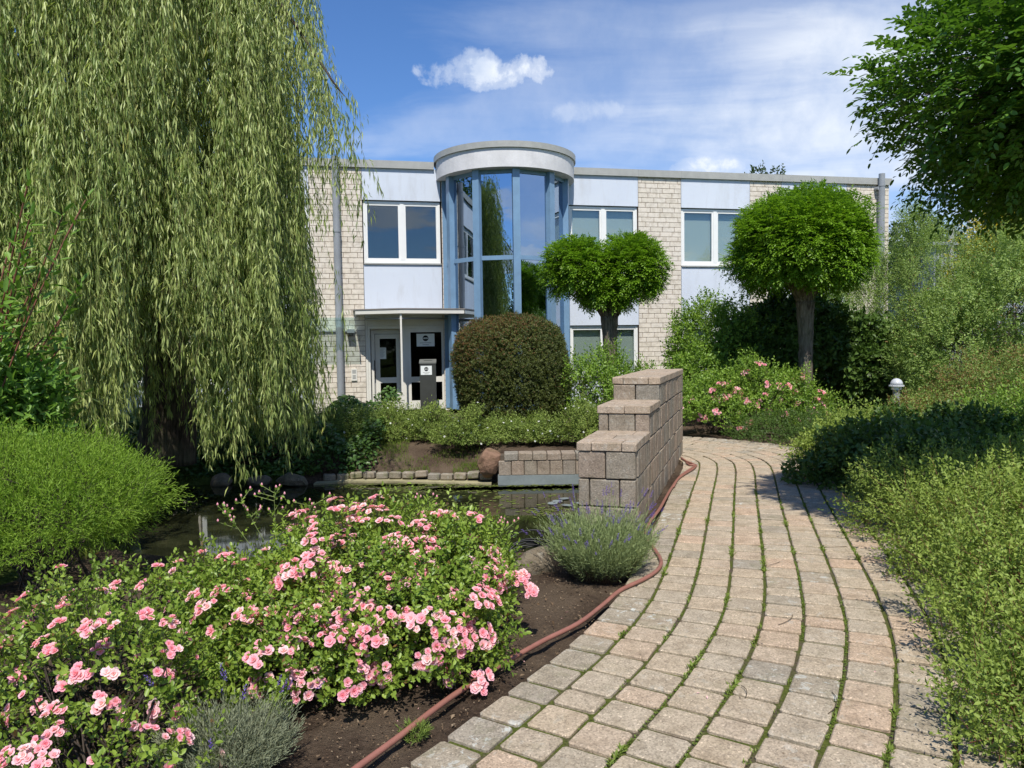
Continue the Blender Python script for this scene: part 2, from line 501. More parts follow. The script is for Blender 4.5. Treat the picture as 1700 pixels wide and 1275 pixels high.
class MB:
    """collects solid shapes into one mesh"""
    def __init__(s):
        s.v = []
        s.f = []
        s.t = []

    def add(s, vs, fs, t=0.5):
        b = len(s.v)
        s.v += [tuple(map(float, v)) for v in vs]
        s.f += [tuple(b+i for i in f) for f in fs]
        s.t += [t]*len(vs)
        return s

    def box(s, x0, x1, y0, y1, z0, z1, t=0.5):
        vs = [(x0, y0, z0), (x1, y0, z0), (x1, y1, z0), (x0, y1, z0), (x0, y0, z1), (x1, y0, z1), (x1, y1, z1), (x0, y1, z1)]
        return s.add(vs, [(0, 3, 2, 1), (4, 5, 6, 7), (0, 1, 5, 4), (1, 2, 6, 5), (2, 3, 7, 6), (3, 0, 4, 7)], t)

    def prism(s, poly, z0, z1):
        n = len(poly)
        vs = [(p[0], p[1], z0 if not callable(z0) else z0(p)) for p in poly] + [(p[0], p[1], z1) for p in poly]
        fs = [tuple(range(n-1, -1, -1)), tuple(range(n, 2*n))]
        fs += [(i, (i+1) % n, n+(i+1) % n, n+i) for i in range(n)]
        return s.add(vs, fs)

    def tube(s, pts, rad, sides=8, cap=True):
        pts = [Vector(p) for p in pts]
        n = len(pts)
        rs = rad if hasattr(rad, '__len__') else [rad]*n
        vs = []
        prev = None
        for i, p in enumerate(pts):
            d = (pts[min(i+1, n-1)] - pts[max(i-1, 0)]).normalized()
            if prev is None:
                a = d.orthogonal().normalized()
            else:
                a = (prev - d*prev.dot(d)).normalized()
            prev = a
            b = d.cross(a)
            for k in range(sides):
                w = 2*math.pi*k/sides
                vs.append(p + (a*math.cos(w) + b*math.sin(w))*rs[i])
        fs = []
        for i in range(n-1):
            for k in range(sides):
                k2 = (k+1) % sides
                fs.append((i*sides+k, i*sides+k2, (i+1)*sides+k2, (i+1)*sides+k))
        if cap:
            fs.append(tuple(range(sides-1, -1, -1)))
            fs.append(tuple((n-1)*sides+k for k in range(sides)))
        return s.add(vs, fs)

    def lathe(s, prof, cx=0, cy=0, seg=20, t=0.5):
        vs = []
        for r, z in prof:
            for k in range(seg):
                w = 2*math.pi*k/seg
                vs.append((cx+r*math.cos(w), cy+r*math.sin(w), z))
        fs = []
        for i in range(len(prof)-1):
            for k in range(seg):
                k2 = (k+1) % seg
                fs.append((i*seg+k, i*seg+k2, (i+1)*seg+k2, (i+1)*seg+k))
        fs.append(tuple(range(seg-1, -1, -1)))
        fs.append(tuple((len(prof)-1)*seg+k for k in range(seg)))
        return s.add(vs, fs, t)

    def mesh(s, name, mat, smooth=False, bevel=0):
        me = bpy.data.meshes.new(name)
        me.from_pydata(s.v, [], s.f)
        at = me.attributes.new('tint', 'FLOAT', 'POINT')
        at.data.foreach_set('value', np.array(s.t, dtype=np.float32))
        me.materials.append(mat)
        if smooth:
            me.polygons.foreach_set('use_smooth', np.ones(len(me.polygons), dtype=bool))
        return me

    def build(s, name, mat, parent=None, smooth=False, loc=None, rot=None, kind=None):
        return link_mesh(name, s.mesh(name, mat, smooth), parent, loc, rot, kind)


def norm(a):
    return a/np.maximum(np.linalg.norm(a, axis=-1, keepdims=True), 1e-9)


# ------------------------------------------------------------------ helpers: foliage
def leaf_geo(P, A, N, L, Wd, oval=False, fold=0.3, droop=0.12):
    n = len(P)
    A = norm(A)
    S = np.cross(A, N)
    bad = np.linalg.norm(S, axis=1) < 1e-4
    S[bad] = np.cross(A[bad], np.array([0.3, 0.5, 0.8]))
    S = norm(S)
    N2 = np.cross(S, A)
    L = np.broadcast_to(L, (n,))[:, None]
    Wd = np.broadcast_to(Wd, (n,))[:, None]
    if not oval:
        mid = P + A*L*0.42 + N2*fold*Wd*0.5
        V = np.stack([P, mid + S*Wd*0.5, P + A*L - N2*droop*L, mid - S*Wd*0.5], 1).reshape(-1, 3)
        b = np.arange(n)[:, None]*4
        F = np.concatenate([b + np.array([0, 1, 2]), b + np.array([0, 2, 3])])
        return V, F, 4
    m1 = P + A*L*0.25 + N2*fold*Wd*0.4
    m2 = P + A*L*0.66 + N2*(fold*Wd*0.4 - droop*L*0.4)
    V = np.stack([P, m1+S*Wd*0.42, m2+S*Wd*0.44, P+A*L-N2*droop*L, m2-S*Wd*0.44, m1-S*Wd*0.42], 1).reshape(-1, 3)
    b = np.arange(n)[:, None]*6
    F = np.concatenate([b + np.array([0, 1, 2, 3]), b + np.array([0, 3, 4, 5])])
    return V, F, 6


def make_leaves(name, P, A, N, L, Wd, mat, tint, parent, oval=False, fold=0.3, droop=0.12, base=None, kind='stuff'):
    if base is not None:
        P = P - np.array(base)
    V, F, k = leaf_geo(P, A, N, L, Wd, oval, fold, droop)
    me = np_mesh(name, V, [F], mat, np.repeat(np.clip(tint, 0, 1), k))
    return link_mesh(name, me, parent, kind=kind)


def perp(d):
    ref = np.where(np.abs(d[:, 2:3]) < 0.9, np.array([[0, 0, 1.0]]), np.array([[1.0, 0, 0]]))
    e1 = norm(np.cross(d, ref))
    return e1, np.cross(d, e1)


def sprays(rng, roots, dirs, length, m, ang=0.9, droop=0.0, mode='spiral', jit=0.25, t0=0.15):
    """m leaves along each twig; returns leaf base, axis, normal"""
    n = len(roots)
    dirs = norm(dirs)
    length = np.broadcast_to(length, (n,))
    e1, e2 = perp(dirs)
    t = t0 + (1-t0)*(np.arange(m)+0.5)/m
    tt = t[None, :, None]
    pos = roots[:, None, :] + dirs[:, None, :]*(length[:, None, None]*tt)
    g = np.zeros(3); g[2] = -1
    pos = pos + g*(droop*length[:, None, None]*tt**2)
    d2 = norm(np.broadcast_to(dirs[:, None, :], (n, m, 3)) + g*(2*droop*tt))
    if mode == 'spiral':
        ph = rng.uniform(0, 6.28, (n, 1)) + np.arange(m)[None, :]*2.4
    else:
        ph = np.where(np.arange(m) % 2 == 0, 0.0, math.pi)[None, :] + rng.normal(0, 0.2, (n, m))
    side = np.cos(ph)[..., None]*e1[:, None, :] + np.sin(ph)[..., None]*e2[:, None, :]
    an = ang + rng.normal(0, jit, (n, m))
    an = an*np.where(np.arange(m) == m-1, 0.2, 1.0)[None, :]
    A = d2*np.cos(an)[..., None] + side*np.sin(an)[..., None]
    A = norm(A + rng.normal(0, jit*0.5, A.shape))
    if mode == 'spiral':
        N = d2 + rng.normal(0, 0.3, A.shape)
    else:
        N = np.broadcast_to(e2[:, None, :]*np.sign(e2[:, None, 2:3]+1e-6), A.shape) + rng.normal(0, 0.25, A.shape)
    return pos.reshape(-1, 3), A.reshape(-1, 3), N.reshape(-1, 3), np.repeat(np.arange(n), m)


def lump_fn(rng, d, lump, f0=2.5, f1=7, k=7):
    s = np.zeros(len(d))
    for i in range(k):
        w = rng.normal(0, 1, 3); w /= np.linalg.norm(w)
        s += np.sin(d @ w*rng.uniform(f0, f1) + rng.uniform(0, 6.28))
    return 1 + lump*s/math.sqrt(k)


def shell(rng, n, c, r, lump=0.12, depth=0.35, zlow=-0.35, sup=2.0, freq=(3, 9)):
    """points in the outer layer of a lumpy crown, with their outward directions"""
    d = norm(rng.normal(0, 1, (int(n*2.2)+10, 3)))
    d = d[d[:, 2] > zlow][:n]
    if sup != 2.0:
        q = (np.abs(d)**sup).sum(1)**(1/sup)
        dd = d/q[:, None]
    else:
        dd = d
    f = lump_fn(rng, d, lump, freq[0], freq[1])
    f *= lump_fn(rng, d, lump*0.6, freq[1], freq[1]*2.5)
    q = 1 - depth*rng.random(len(d))**1.7
    p = np.array(c) + dd*np.array(r)*(f*q)[:, None]
    nn = norm(d/np.array(r))
    return p, nn, q


def twig_mesh(rng, A, B, ra, rb, base, name, mat, parent, sides=3, kind='stuff'):
    A = np.asarray(A, float) - np.array(base); B = np.asarray(B, float) - np.array(base)
    n = len(A)
    d = norm(B-A)
    e1, e2 = perp(d)
    vs = []
    for P, r in ((A, ra), (B, rb)):
        r = np.broadcast_to(r, (n,))[:, None]
        for k in range(sides):
            w = 2*math.pi*k/sides
            vs.append(P + (e1*math.cos(w) + e2*math.sin(w))*r)
    V = np.stack(vs, 1).reshape(-1, 3)
    b = np.arange(n)[:, None]*(2*sides)
    F = np.concatenate([b + np.array([k, (k+1) % sides, sides+(k+1) % sides, sides+k]) for k in range(sides)])
    me = np_mesh(name, V, [F], mat, np.full(len(V), 0.5), smooth=True)
    return link_mesh(name, me, parent, kind=kind)


def bush(name, label, cat, mat, lobes, n, length=0.18, m=7, L=0.03, Wd=0.014, ang=0.9, lump=0.12, up=0.35, depth=0.35,
         zlow=-0.35, sup=2.0, droop=0.0, oval=False, mode='spiral', stem='stem', nstem=60, group=None, out=0.12, ground=0.0,
         redtop=None, spread=0.45, stem_r=0.006, jit=0.25, tintb=0.0):
    """a shrub: lobes is a list of (centre, radii)"""
    rng = RNG()
    c0 = np.mean([l[0] for l in lobes], 0)
    base = (float(c0[0]), float(c0[1]), ground)
    root = thing(name, label, cat, base, 0, group)
    vol = np.array([(r[0]*r[1]*r[2])**(2/3) for c, r in lobes])
    vol /= vol.sum()
    PP, NN, QQ = [], [], []
    for (c, r), v in zip(lobes, vol):
        p, nn, q = shell(rng, int(n*v), c, r, lump, depth, zlow, sup)
        ok = p[:, 2] > ground + 0.02
        for (c2, r2) in lobes:
            if c2 is c:
                continue
            ok &= (((p-np.array(c2))/np.array(r2))**2).sum(1) > 0.55
        PP.append(p[ok]); NN.append(nn[ok]); QQ.append(q[ok])
    P = np.concatenate(PP); N = np.concatenate(NN); Q = np.concatenate(QQ)
    dirs = N + np.array([0, 0, up]) + rng.normal(0, spread, N.shape)
    ln = length*rng.uniform(0.6, 1.3, len(P))
    k = rng.random(len(P)) < out*0.5
    ln[k] *= 1.6
    roots = P - norm(dirs)*ln[:, None]*0.6
    lp, la, lnn, own = sprays(rng, roots, dirs, ln, m, ang, droop, mode, jit)
    tw = rng.random(len(P))
    q3 = lp*2.6
    patch = np.sin(q3[:, 0]*1.7+q3[:, 2]*2.3+1.0)*np.sin(q3[:, 1]*1.9-q3[:, 2]*1.3)+0.6*np.sin(q3[:, 0]*4.1+q3[:, 1]*3.3)
    tint = 0.28 + 0.38*tw[own] + 0.13*patch + rng.normal(0, 0.13, len(own)) + tintb
    odd = rng.random(len(own)) < 0.015
    tint = np.minimum(tint, 0.86)
    tint[odd] = 1.0
    if redtop is not None:
        cx, cz = redtop
        w = (lp[:, 2]-cz)*1.2 - (lp[:, 0]-cx)*0.7 + rng.normal(0, 0.5, len(lp))
        tint = np.where((w > 0.2) & (rng.random(len(lp)) < 0.55), 0.97, tint)
    ok = lp[:, 2] > ground + 0.01
    Ls = L*rng.uniform(0.7, 1.25, len(lp))
    make_leaves('foliage', lp[ok], la[ok], lnn[ok], Ls[ok], (Ls*Wd/L)[ok], M[mat], tint[ok], root, oval, base=base)
    # stems: from the root crown to the twigs
    if nstem:
        j = rng.choice(len(P), min(nstem, len(P)), replace=False)
        s0 = np.array([base]*len(j)) + rng.normal(0, 0.07, (len(j), 3))*np.array([1, 1, 0])
        kk = rng.integers(0, len(lobes), len(j))
        lob = np.array([[l[0][0], l[0][1], ground] for l in lobes])
        s0[:, :2] = lob[kk, :2] + rng.normal(0, 0.09, (len(j), 2))
        s1 = P[j] - N[j]*0.1
        mid = s0*0.45 + s1*0.55
        mid[:, :2] = s0[:, :2]*0.6 + s1[:, :2]*0.4
        twig_mesh(rng, np.concatenate([s0, mid]), np.concatenate([mid, s1]), np.concatenate([np.full(len(j), stem_r*1.5), np.full(len(j), stem_r)]),
                  np.concatenate([np.full(len(j), stem_r), np.full(len(j), stem_r*0.5)]), base, 'stems', M[stem], root)
        # leaf-bearing twigs
        j2 = rng.choice(len(P), min(len(P), nstem*8), replace=False)
        twig_mesh(rng, roots[j2], roots[j2] + norm(dirs[j2])*ln[j2, None]*0.95, 0.0022, 0.001, base, 'twigs', M[stem], root)
    return root, P, N, Q, base


def blob(name, seed, size, mat, parent=None, loc=(0, 0, 0), rotz=0, label=None, cat=None, group=None, cut=0.3, sub=3, kind=None):
    """an irregular rock"""
    import bmesh
    rng = np.random.default_rng(seed)
    bm = bmesh.new()
    bmesh.ops.create_icosphere(bm, subdivisions=sub, radius=1)
    co = np.array([v.co[:] for v in bm.verts])
    d = norm(co)
    f = lump_fn(rng, d, 0.15, 2, 4) * lump_fn(rng, d, 0.045, 6, 12)
    co = d*f[:, None]
    for i in range(6):                                     # planes that chop the ball into rock facets
        w = norm(rng.normal(0, 1, 3)[None])[0]
        h = rng.uniform(0.62, 0.9)
        k = co @ w
        co = co - np.where(k > h, (k-h)*0.85, 0)[:, None]*w
    co *= np.array(size)
    for v, c in zip(bm.verts, co):
        v.co = c
    me = bpy.data.meshes.new(name)
    bm.to_mesh(me); bm.free()
    at = me.attributes.new('tint', 'FLOAT', 'POINT')
    at.data.foreach_set('value', np.full(len(me.vertices), rng.random(), dtype=np.float32))
    me.materials.append(mat)
    o = link_mesh(name, me, parent, loc, (rng.uniform(-.2, .2), rng.uniform(-.2, .2), rotz))
    if label:
        tag(o, label, cat, group, kind)
    return o


def catmull(pts, step=0.05):
    pts = np.array(pts, float)
    P = np.vstack([2*pts[0]-pts[1], pts, 2*pts[-1]-pts[-2]])
    out = []
    for i in range(1, len(P)-2):
        p0, p1, p2, p3 = P[i-1:i+3]
        n = max(2, int(np.linalg.norm(p2-p1)/step))
        t = np.linspace(0, 1, n, endpoint=False)[:, None]
        out.append(0.5*((2*p1) + (-p0+p2)*t + (2*p0-5*p1+4*p2-p3)*t**2 + (-p0+3*p1-3*p2+p3)*t**3))
    out.append(P[-2][None])
    return np.vstack(out)


# ------------------------------------------------------------------ ground, pond, path
POND = np.array([(-3.0, 6.35), (-1.6, 6.15), (0.1, 6.2), (0.70, 6.55), (1.15, 8.1), (2.06, 11.22), (-0.20, 11.22), (-0.30, 11.3), (-1.2, 11.45),
                 (-2.4, 11.65), (-3.2, 11.35), (-4.4, 11.5), (-5.5, 11.2), (-5.6, 9.5), (-4.6, 8.0), (-3.7, 6.9)])
WATER_Z = -0.48


def poly_sd(X, Y, poly):
    d = np.full(X.shape, 1e9)
    inside = np.zeros(X.shape, bool)
    n = len(poly)
    for i in range(n):
        a = poly[i]; b = poly[(i+1) % n]
        e = b-a
        wx, wy = X-a[0], Y-a[1]
        t = np.clip((wx*e[0]+wy*e[1])/(e @ e), 0, 1)
        d = np.minimum(d, np.hypot(wx-t*e[0], wy-t*e[1]))
        cnd = (a[1] > Y) != (b[1] > Y)
        xi = (b[0]-a[0])*(Y-a[1])/(b[1]-a[1]+1e-12)+a[0]
        inside ^= cnd & (X < xi)
    return np.where(inside, -d, d)


REF = [(-0.31, 1.4), (0.20, 2.1), (0.67, 2.82), (1.04, 3.43), (1.37, 4.10), (1.61, 4.75), (1.88, 5.6), (2.46, 7.5), (2.98, 9.2), (3.13, 10.0), (3.02, 10.75), (2.60, 11.35),
       (1.95, 11.75), (1.45, 12.0)]
ref = catmull(REF, 0.03)
COLW, NLEFT, NRIGHT = 0.218, 4, 6


def offset_curve(c, off):
    t = np.gradient(c, axis=0)
    t /= np.linalg.norm(t, axis=1)[:, None]
    nrm = np.stack([t[:, 1], -t[:, 0]], 1)             # to the right
    return c + nrm*off, t


def gz(x, y):
    """ground height"""
    x = np.asarray(x, float); y = np.asarray(y, float)
    s = poly_sd(x, y, POND)
    far = (y > 10.9) & (x < -0.25)
    wdt = np.where(far, 1.25, 0.45)
    low = np.where(far, -0.40, -0.50)
    t = np.clip(s/wdt, 0, 1)
    z = low*(1-t)**1.6
    behind = (y > 11.1) & (x > -0.25) & (s > 0)
    z = np.where(behind, -0.02, z)
    z = np.where(s < 0, -0.5 - np.clip(-s*2.5, 0, 0.6), z)
    z = z - 0.05 + 0.018*np.sin(x*5.1+y*3.3)*np.sin(y*4.7-x*2.1)
    return z


xs = np.concatenate([[-900, -300, -100, -50, -30, -20, -14, -10], np.arange(-8, 8.01, 0.085), [10, 14, 20, 30, 50, 100, 300, 900]])
ys = np.concatenate([[-900, -300, -100, -50, -20, -8, -3, -1], np.arange(0.5, 15.01, 0.085), [17, 20, 25, 35, 60, 120, 300, 900]])
GX, GY = np.meshgrid(xs, ys)
GZ = gz(GX, GY)
rng = RNG()
fine = (GX > -8) & (GX < 8) & (GY > 0.5) & (GY < 15)
# keep the ground under the path sheet
dpath = np.full(GX.shape, 9.0)
for q in ref[::6]:
    dpath = np.minimum(dpath, np.hypot(GX-q[0], GY-q[1]))
GZ = GZ + np.where(fine, rng.normal(0, 0.010, GX.shape), 0)
GZ = np.where(dpath < 1.6, np.minimum(GZ, -0.045), GZ)
nx, ny = len(xs), len(ys)
ii = np.arange(nx*ny).reshape(ny, nx)
F = np.stack([ii[:-1, :-1], ii[:-1, 1:], ii[1:, 1:], ii[1:, :-1]], -1).reshape(-1, 4)
gt = np.where((GX < -3.6) | (GY > 18) | (GX > 8) | (GY < 0), 0.9, 0.12)
gt = np.where((GY > 11.9) & (GY < 15.5) & (GX < -1.2) & (GX > -4.5), 0.33, gt)
me = np_mesh('ground', np.stack([GX, GY, GZ], -1).reshape(-1, 3), [F], M['ground'], gt.ravel(), smooth=True)
tag(link_mesh('ground', me), 'brown garden soil with grassy patches around the pond', kind='structure')

b = MB()
b.add([(p[0], p[1], WATER_Z) for p in (POND + np.where(POND > POND.mean(0), 0.10, -0.12)*np.array([1, 0.3]))], [tuple(range(len(POND)))])
tag(b.build('pond_water', M['water']), 'still dark pond water reflecting the walls and shrubs', kind='structure')

# path bed
L_, _t = offset_curve(ref, -COLW*NLEFT+0.03)
R_, _t = offset_curve(ref, COLW*NRIGHT-0.03)
V = np.concatenate([np.c_[L_, np.full(len(L_), -0.015)], np.c_[R_, np.full(len(R_), -0.015)]])
n_ = len(L_)
a_ = np.arange(n_-1)
F = np.stack([a_, a_+n_, a_+n_+1, a_+1], -1)
path = link_mesh('path', np_mesh('path', V, [F], M['bed'], np.full(len(V), 0.5)))
tag(path, 'curving path of reddish grey concrete pavers with mossy joints', kind='structure')


def paver_mesh(w, l, seed, mat):
    rng = np.random.default_rng(seed)
    h, c, ch = 0.06, 0.011, 0.006
    def ring(w, l, c, z, j):
        x, y = w/2, l/2
        pts = [(-x+c, -y), (x-c, -y), (x, -y+c), (x, y-c), (x-c, y), (-x+c, y), (-x, y-c), (-x, -y+c)]
        return [(p[0]+rng.normal(0, j), p[1]+rng.normal(0, j), z) for p in pts]
    j = 0.0016
    vs = ring(w, l, c, -h, 0) + ring(w, l, c, -ch*0.9, j) + ring(w-2*ch, l-2*ch, c, 0.0, j*0.7)
    fs = [tuple(range(16, 24))]
    for r in (0, 8):
        for k in range(8):
            k2 = (k+1) % 8
            fs.append((r+k, r+k2, r+8+k2, r+8+k))
    return vs, fs


PV = {}
for wide in (COLW,):
    for li, ln in enumerate((0.225, 0.20, 0.25, 0.165)):
        for v in range(5):
            for mat in ('paver', 'paver_grey'):
                vs, fs = paver_mesh(wide-0.019, ln-0.028, 40+li*10+v, mat)
                mb = MB(); mb.add(vs, fs, (v*0.23+li*0.11) % 1.0)
                PV[(li, v, mat)] = (mb.mesh('brick', M[mat]), vs, fs, mb.t[0])
LENS = (0.225, 0.20, 0.25, 0.165)
rng = RNG()
stones = []
for cidx in range(-NLEFT, NRIGHT):
    cv, tg = offset_curve(ref, (cidx+0.5)*COLW)
    seg = np.r_[0, np.cumsum(np.linalg.norm(np.diff(cv, axis=0), axis=1))]
    total = seg[-1]
    s = 0.05*rng.random()
    while s < total-0.05:
        li = rng.choice(4, p=(0.62, 0.16, 0.12, 0.10))
        ln = LENS[li]
        mid = s+ln/2
        x = np.interp(mid, seg, cv[:, 0]); y = np.interp(mid, seg, cv[:, 1])
        tx = np.interp(mid, seg, tg[:, 0]); ty = np.interp(mid, seg, tg[:, 1])
        s += ln
        # rows stay roughly in line across the path
        edge = cidx in (-NLEFT, NRIGHT-1) or (cidx == NRIGHT-2 and rng.random() < 0.5)
        mat = 'paver_grey' if edge and rng.random() < 0.85 or rng.random() < 0.06 else 'paver'
        if y < 1.3:
            continue
        stones.append((y + abs(x-1)*0.05, x, y, math.atan2(-tx, ty) + rng.normal(0, 0.010), rng.normal(0, 0.0016), (li, int(rng.integers(5)), mat),
                       rng.normal(0, 0.006), rng.normal(0, 0.006)))
stones.sort(key=lambda t: t[0])


def in_view(x, y, z=0.0, pad=0.04):
    d = np.array([x, y, z])-CAM
    k = d @ _f
    if k < 0.1:
        return False
    u = (d @ _rt)/k*FPX/1700; v = (d @ _up)/k*FPX/1275
    return abs(u) < 0.5+pad and abs(v) < 0.5+pad


nb = 0
rest = MB()
rest_g = MB()
for (_, x, y, a, dz_, key, rx, ry) in stones:
    if nb < 300 and in_view(x, y):
        o = bpy.data.objects.new('brick', PV[key][0])
        C.objects.link(o)
        o.parent = path
        o.location = (x, y, dz_)
        o.rotation_euler = (rx, ry, a)
        nb += 1
    else:
        me_, vs, fs, t = PV[key]
        mm = Matrix.Translation((x, y, dz_)) @ Matrix.Rotation(a, 4, 'Z')
        (rest if key[2] == 'paver' else rest_g).add([mm @ Vector(v) for v in vs], fs, (t+np.random.default_rng(int(x*1e4) % 9999+int(y*1e3)).random()*0.35) % 1)
rest.build('paving', M['paver'], path, kind='stuff')
rest_g.build('edge_paving', M['paver_grey'], path, kind='stuff')

# ------------------------------------------------------------------ stepped garden wall
wall_dir = np.array([0.302, 0.9533])
wall_prp = np.array([0.9533, -0.302])
WO = np.array([0.555, 6.40])                            # front left corner
WANG = math.atan2(wall_prp[1], wall_prp[0])
gw = thing('stepped_wall', 'stepped garden wall of reddish grey concrete blocks beside the path', 'wall', (WO[0], WO[1], 0), WANG)
# local: x across (0.48), y along the wall, z up
_bm_cache = {}


def block_mesh(w, l, h, seed, mat, bev=0.008, name='block'):
    key = (round(w, 3), round(l, 3), round(h, 3), seed, mat)
    if key in _bm_cache:
        return _bm_cache[key]
    rng = np.random.default_rng(seed+7)
    x, y, z = w/2, l/2, h/2
    vs = []
    j = 0.002
    for sx in (-1, 1):
        for sy in (-1, 1):
            for sz in (-1, 1):
                q = rng.normal(0, j, 3)
                vs.append((sx*(x-bev)+q[0], sy*(y-bev)+q[1], sz*z))
                vs.append((sx*(x-bev)+q[0], sy*y, sz*(z-bev)+q[2]))
                vs.append((sx*x, sy*(y-bev)+q[1], sz*(z-bev)+q[2]))
    def id(sx, sy, sz, k):
        return (((sx > 0)*2+(sy > 0))*2+(sz > 0))*3+k
    fs = []
    for sg in (-1, 1):
        fz = [id(-1, -1, sg, 0), id(1, -1, sg, 0), id(1, 1, sg, 0), id(-1, 1, sg, 0)]
        fs.append(tuple(fz if sg > 0 else fz[::-1]))
        fy = [id(-1, sg, -1, 1), id(1, sg, -1, 1), id(1, sg, 1, 1), id(-1, sg, 1, 1)]
        fs.append(tuple(fy if sg < 0 else fy[::-1]))
        fx = [id(sg, -1, -1, 2), id(sg, 1, -1, 2), id(sg, 1, 1, 2), id(sg, -1, 1, 2)]
        fs.append(tuple(fx if sg > 0 else fx[::-1]))
    for a in (-1, 1):
        for c in (-1, 1):
            fs.append((id(-1, a, c, 0), id(1, a, c, 0), id(1, a, c, 1), id(-1, a, c, 1)))
            fs.append((id(a, -1, c, 0), id(a, 1, c, 0), id(a, 1, c, 2), id(a, -1, c, 2)))
            fs.append((id(a, c, -1, 1), id(a, c, 1, 1), id(a, c, 1, 2), id(a, c, -1, 2)))
    for sx in (-1, 1):
        for sy in (-1, 1):
            for sz in (-1, 1):
                fs.append((id(sx, sy, sz, 0), id(sx, sy, sz, 1), id(sx, sy, sz, 2)))
    mb = MB(); mb.add(vs, fs, float(rng.random()))
    me = mb.mesh(name, M[mat])
    me.validate()
    import bmesh
    bm = bmesh.new(); bm.from_mesh(me)
    bmesh.ops.recalc_face_normals(bm, faces=bm.faces)
    bm.to_mesh(me); bm.free()
    _bm_cache[key] = me
    return me


WWID = 0.50
rng = RNG()
wall_len = 4.75
steps = [(0.0, 0.66), (0.93, 0.90), (1.80, 1.14)]       # start along the wall, height to the underside of the cap
core = MB()
for i, (y0, h) in enumerate(steps):
    y1 = steps[i+1][0] if i+1 < len(steps) else wall_len
    core.box(0.045, WWID-0.045, y0+0.045, y1+(0.04 if i < 2 else -0.05), -0.6, h-0.01)
core.build('core', M['joint'], gw)
courses = [(-0.30, -0.06), (-0.06, 0.18), (0.18, 0.42), (0.42, 0.66), (0.66, 0.90), (0.90, 1.14)]
for ci, (z0, z1) in enumerate(courses):
    ystart = 0.0
    for (ys0, h) in steps:
        if h+0.001 < z1:
            continue
        ystart = ys0
        break
    hgt = z1-z0-0.010
    # both faces: blocks laid header-wise along the wall
    for sidex in (0, 1):
        y = ystart + (0.0 if (ci+sidex) % 2 == 0 else -0.0)
        first = True
        k = 0
        y += 0.12
        while y < wall_len-0.02:
            ln = float(rng.choice([0.165, 0.245, 0.245, 0.165]))
            if y+ln > wall_len:
                ln = wall_len-y
                if ln < 0.06:
                    break
            me = block_mesh(0.115, ln-0.010, hgt, int(rng.integers(5)), 'block')
            xc = WWID-0.0575 if sidex else 0.0575
            o = bpy.data.objects.new('block', me); C.objects.link(o); o.parent = gw
            o.location = (xc+rng.normal(0, 0.003), y+ln/2, (z0+z1)/2)
            y += ln
            k += 1
    # the front end
    x = 0.0
    widths = ([0.24, 0.26] if ci % 2 else [0.10, 0.26, 0.14])
    for wd in widths:
        me = block_mesh(wd-0.010, 0.115, hgt, int(rng.integers(5)), 'block')
        o = bpy.data.objects.new('block', me); C.objects.link(o); o.parent = gw
        o.location = (x+wd/2, ystart+0.0575+rng.normal(0, 0.003), (z0+z1)/2)
        x += wd
# caps
for i, (y0, h) in enumerate(steps):
    y1 = steps[i+1][0] if i+1 < len(steps) else wall_len
    y = y0-0.012
    row = 0
    while y < y1-0.05:
        ln = min(0.30, y1-y)
        if y1-y-ln < 0.08:
            ln = y1-y
        widths = [(0.22, 0.30), (0.27, 0.25), (0.12, 0.27, 0.13)][(row+i) % 3] if i else [(0.13, 0.26, 0.13), (0.26, 0.26)][row % 2]
        x = -0.010
        for wd in widths:
            me = block_mesh(wd-0.006, ln-0.006, 0.075, int(rng.integers(5)), 'blockcap', 0.007)
            o = bpy.data.objects.new('cap_stone', me); C.objects.link(o); o.parent = gw
            o.location = (x+wd/2, y+ln/2, h+0.0375+rng.normal(0, 0.001))
            x += wd
        y += ln
        row += 1

# low retaining wall by the pond
lw = thing('low_wall', 'low grey block retaining wall standing over the pond water', 'wall', (-0.22, 11.05, 0), 0)
rng = RNG()
core = MB(); core.box(0.03, 2.05, 0.04, 0.26, -0.9, -0.05); core.build('core', M['joint'], lw)
mb = MB(); mb.box(-0.01, 2.2, -0.03, 0.20, -0.9, -0.345); mb.build('plinth', M['liner'], lw)
for k in range(11):
    o = link_mesh('block', block_mesh(0.182, 0.26, 0.215, int(rng.integers(5)), 'block'), lw)
    o.location = (0.095+0.192*k, 0.13+rng.normal(0, 0.004), -0.235)
for k in range(9):
    o = link_mesh('cap_stone', block_mesh(0.205, 0.30, 0.105, int(rng.integers(5)), 'block'), lw)
    o.location = (0.19+0.214*k, 0.14, -0.070)

# stone edging of the far bank
ed = thing('pond_edging', 'row of small mossy stones edging the far bank of the pond', 'edging', (-1.2, 11.4, -0.4), 0)
ep = catmull([(-0.33, 11.25), (-1.2, 11.42), (-2.4, 11.62), (-3.05, 11.45)], 0.02)
seg = np.r_[0, np.cumsum(np.linalg.norm(np.diff(ep, axis=0), axis=1))]
s = 0.08
while s < seg[-1]-0.1:
    x = np.interp(s, seg, ep[:, 0]); y = np.interp(s, seg, ep[:, 1])
    q = min(len(ep)-2, int(np.searchsorted(seg, s)))
    tx, ty = ep[q+1]-ep[q]
    o = link_mesh('edge_stone', block_mesh(0.185, 0.12, 0.10, int(rng.integers(5)), 'edgestone', 0.016, 'edge_stone'), ed)
    o.location = (x+1.2, y-11.4, 0.02+rng.normal(0, 0.010)-0.012*s)
    o.rotation_euler = (rng.normal(0, 0.05), rng.normal(0, 0.05), math.atan2(ty, tx)+rng.normal(0, 0.05))
    s += 0.198+rng.random()*0.015
mb = MB()
c2, _ = offset_curve(ep, 0.0)
pl_ = [(p[0], p[1]-0.22) for p in ep[::8]] + [(p[0], p[1]+0.02) for p in ep[::8][::-1]]
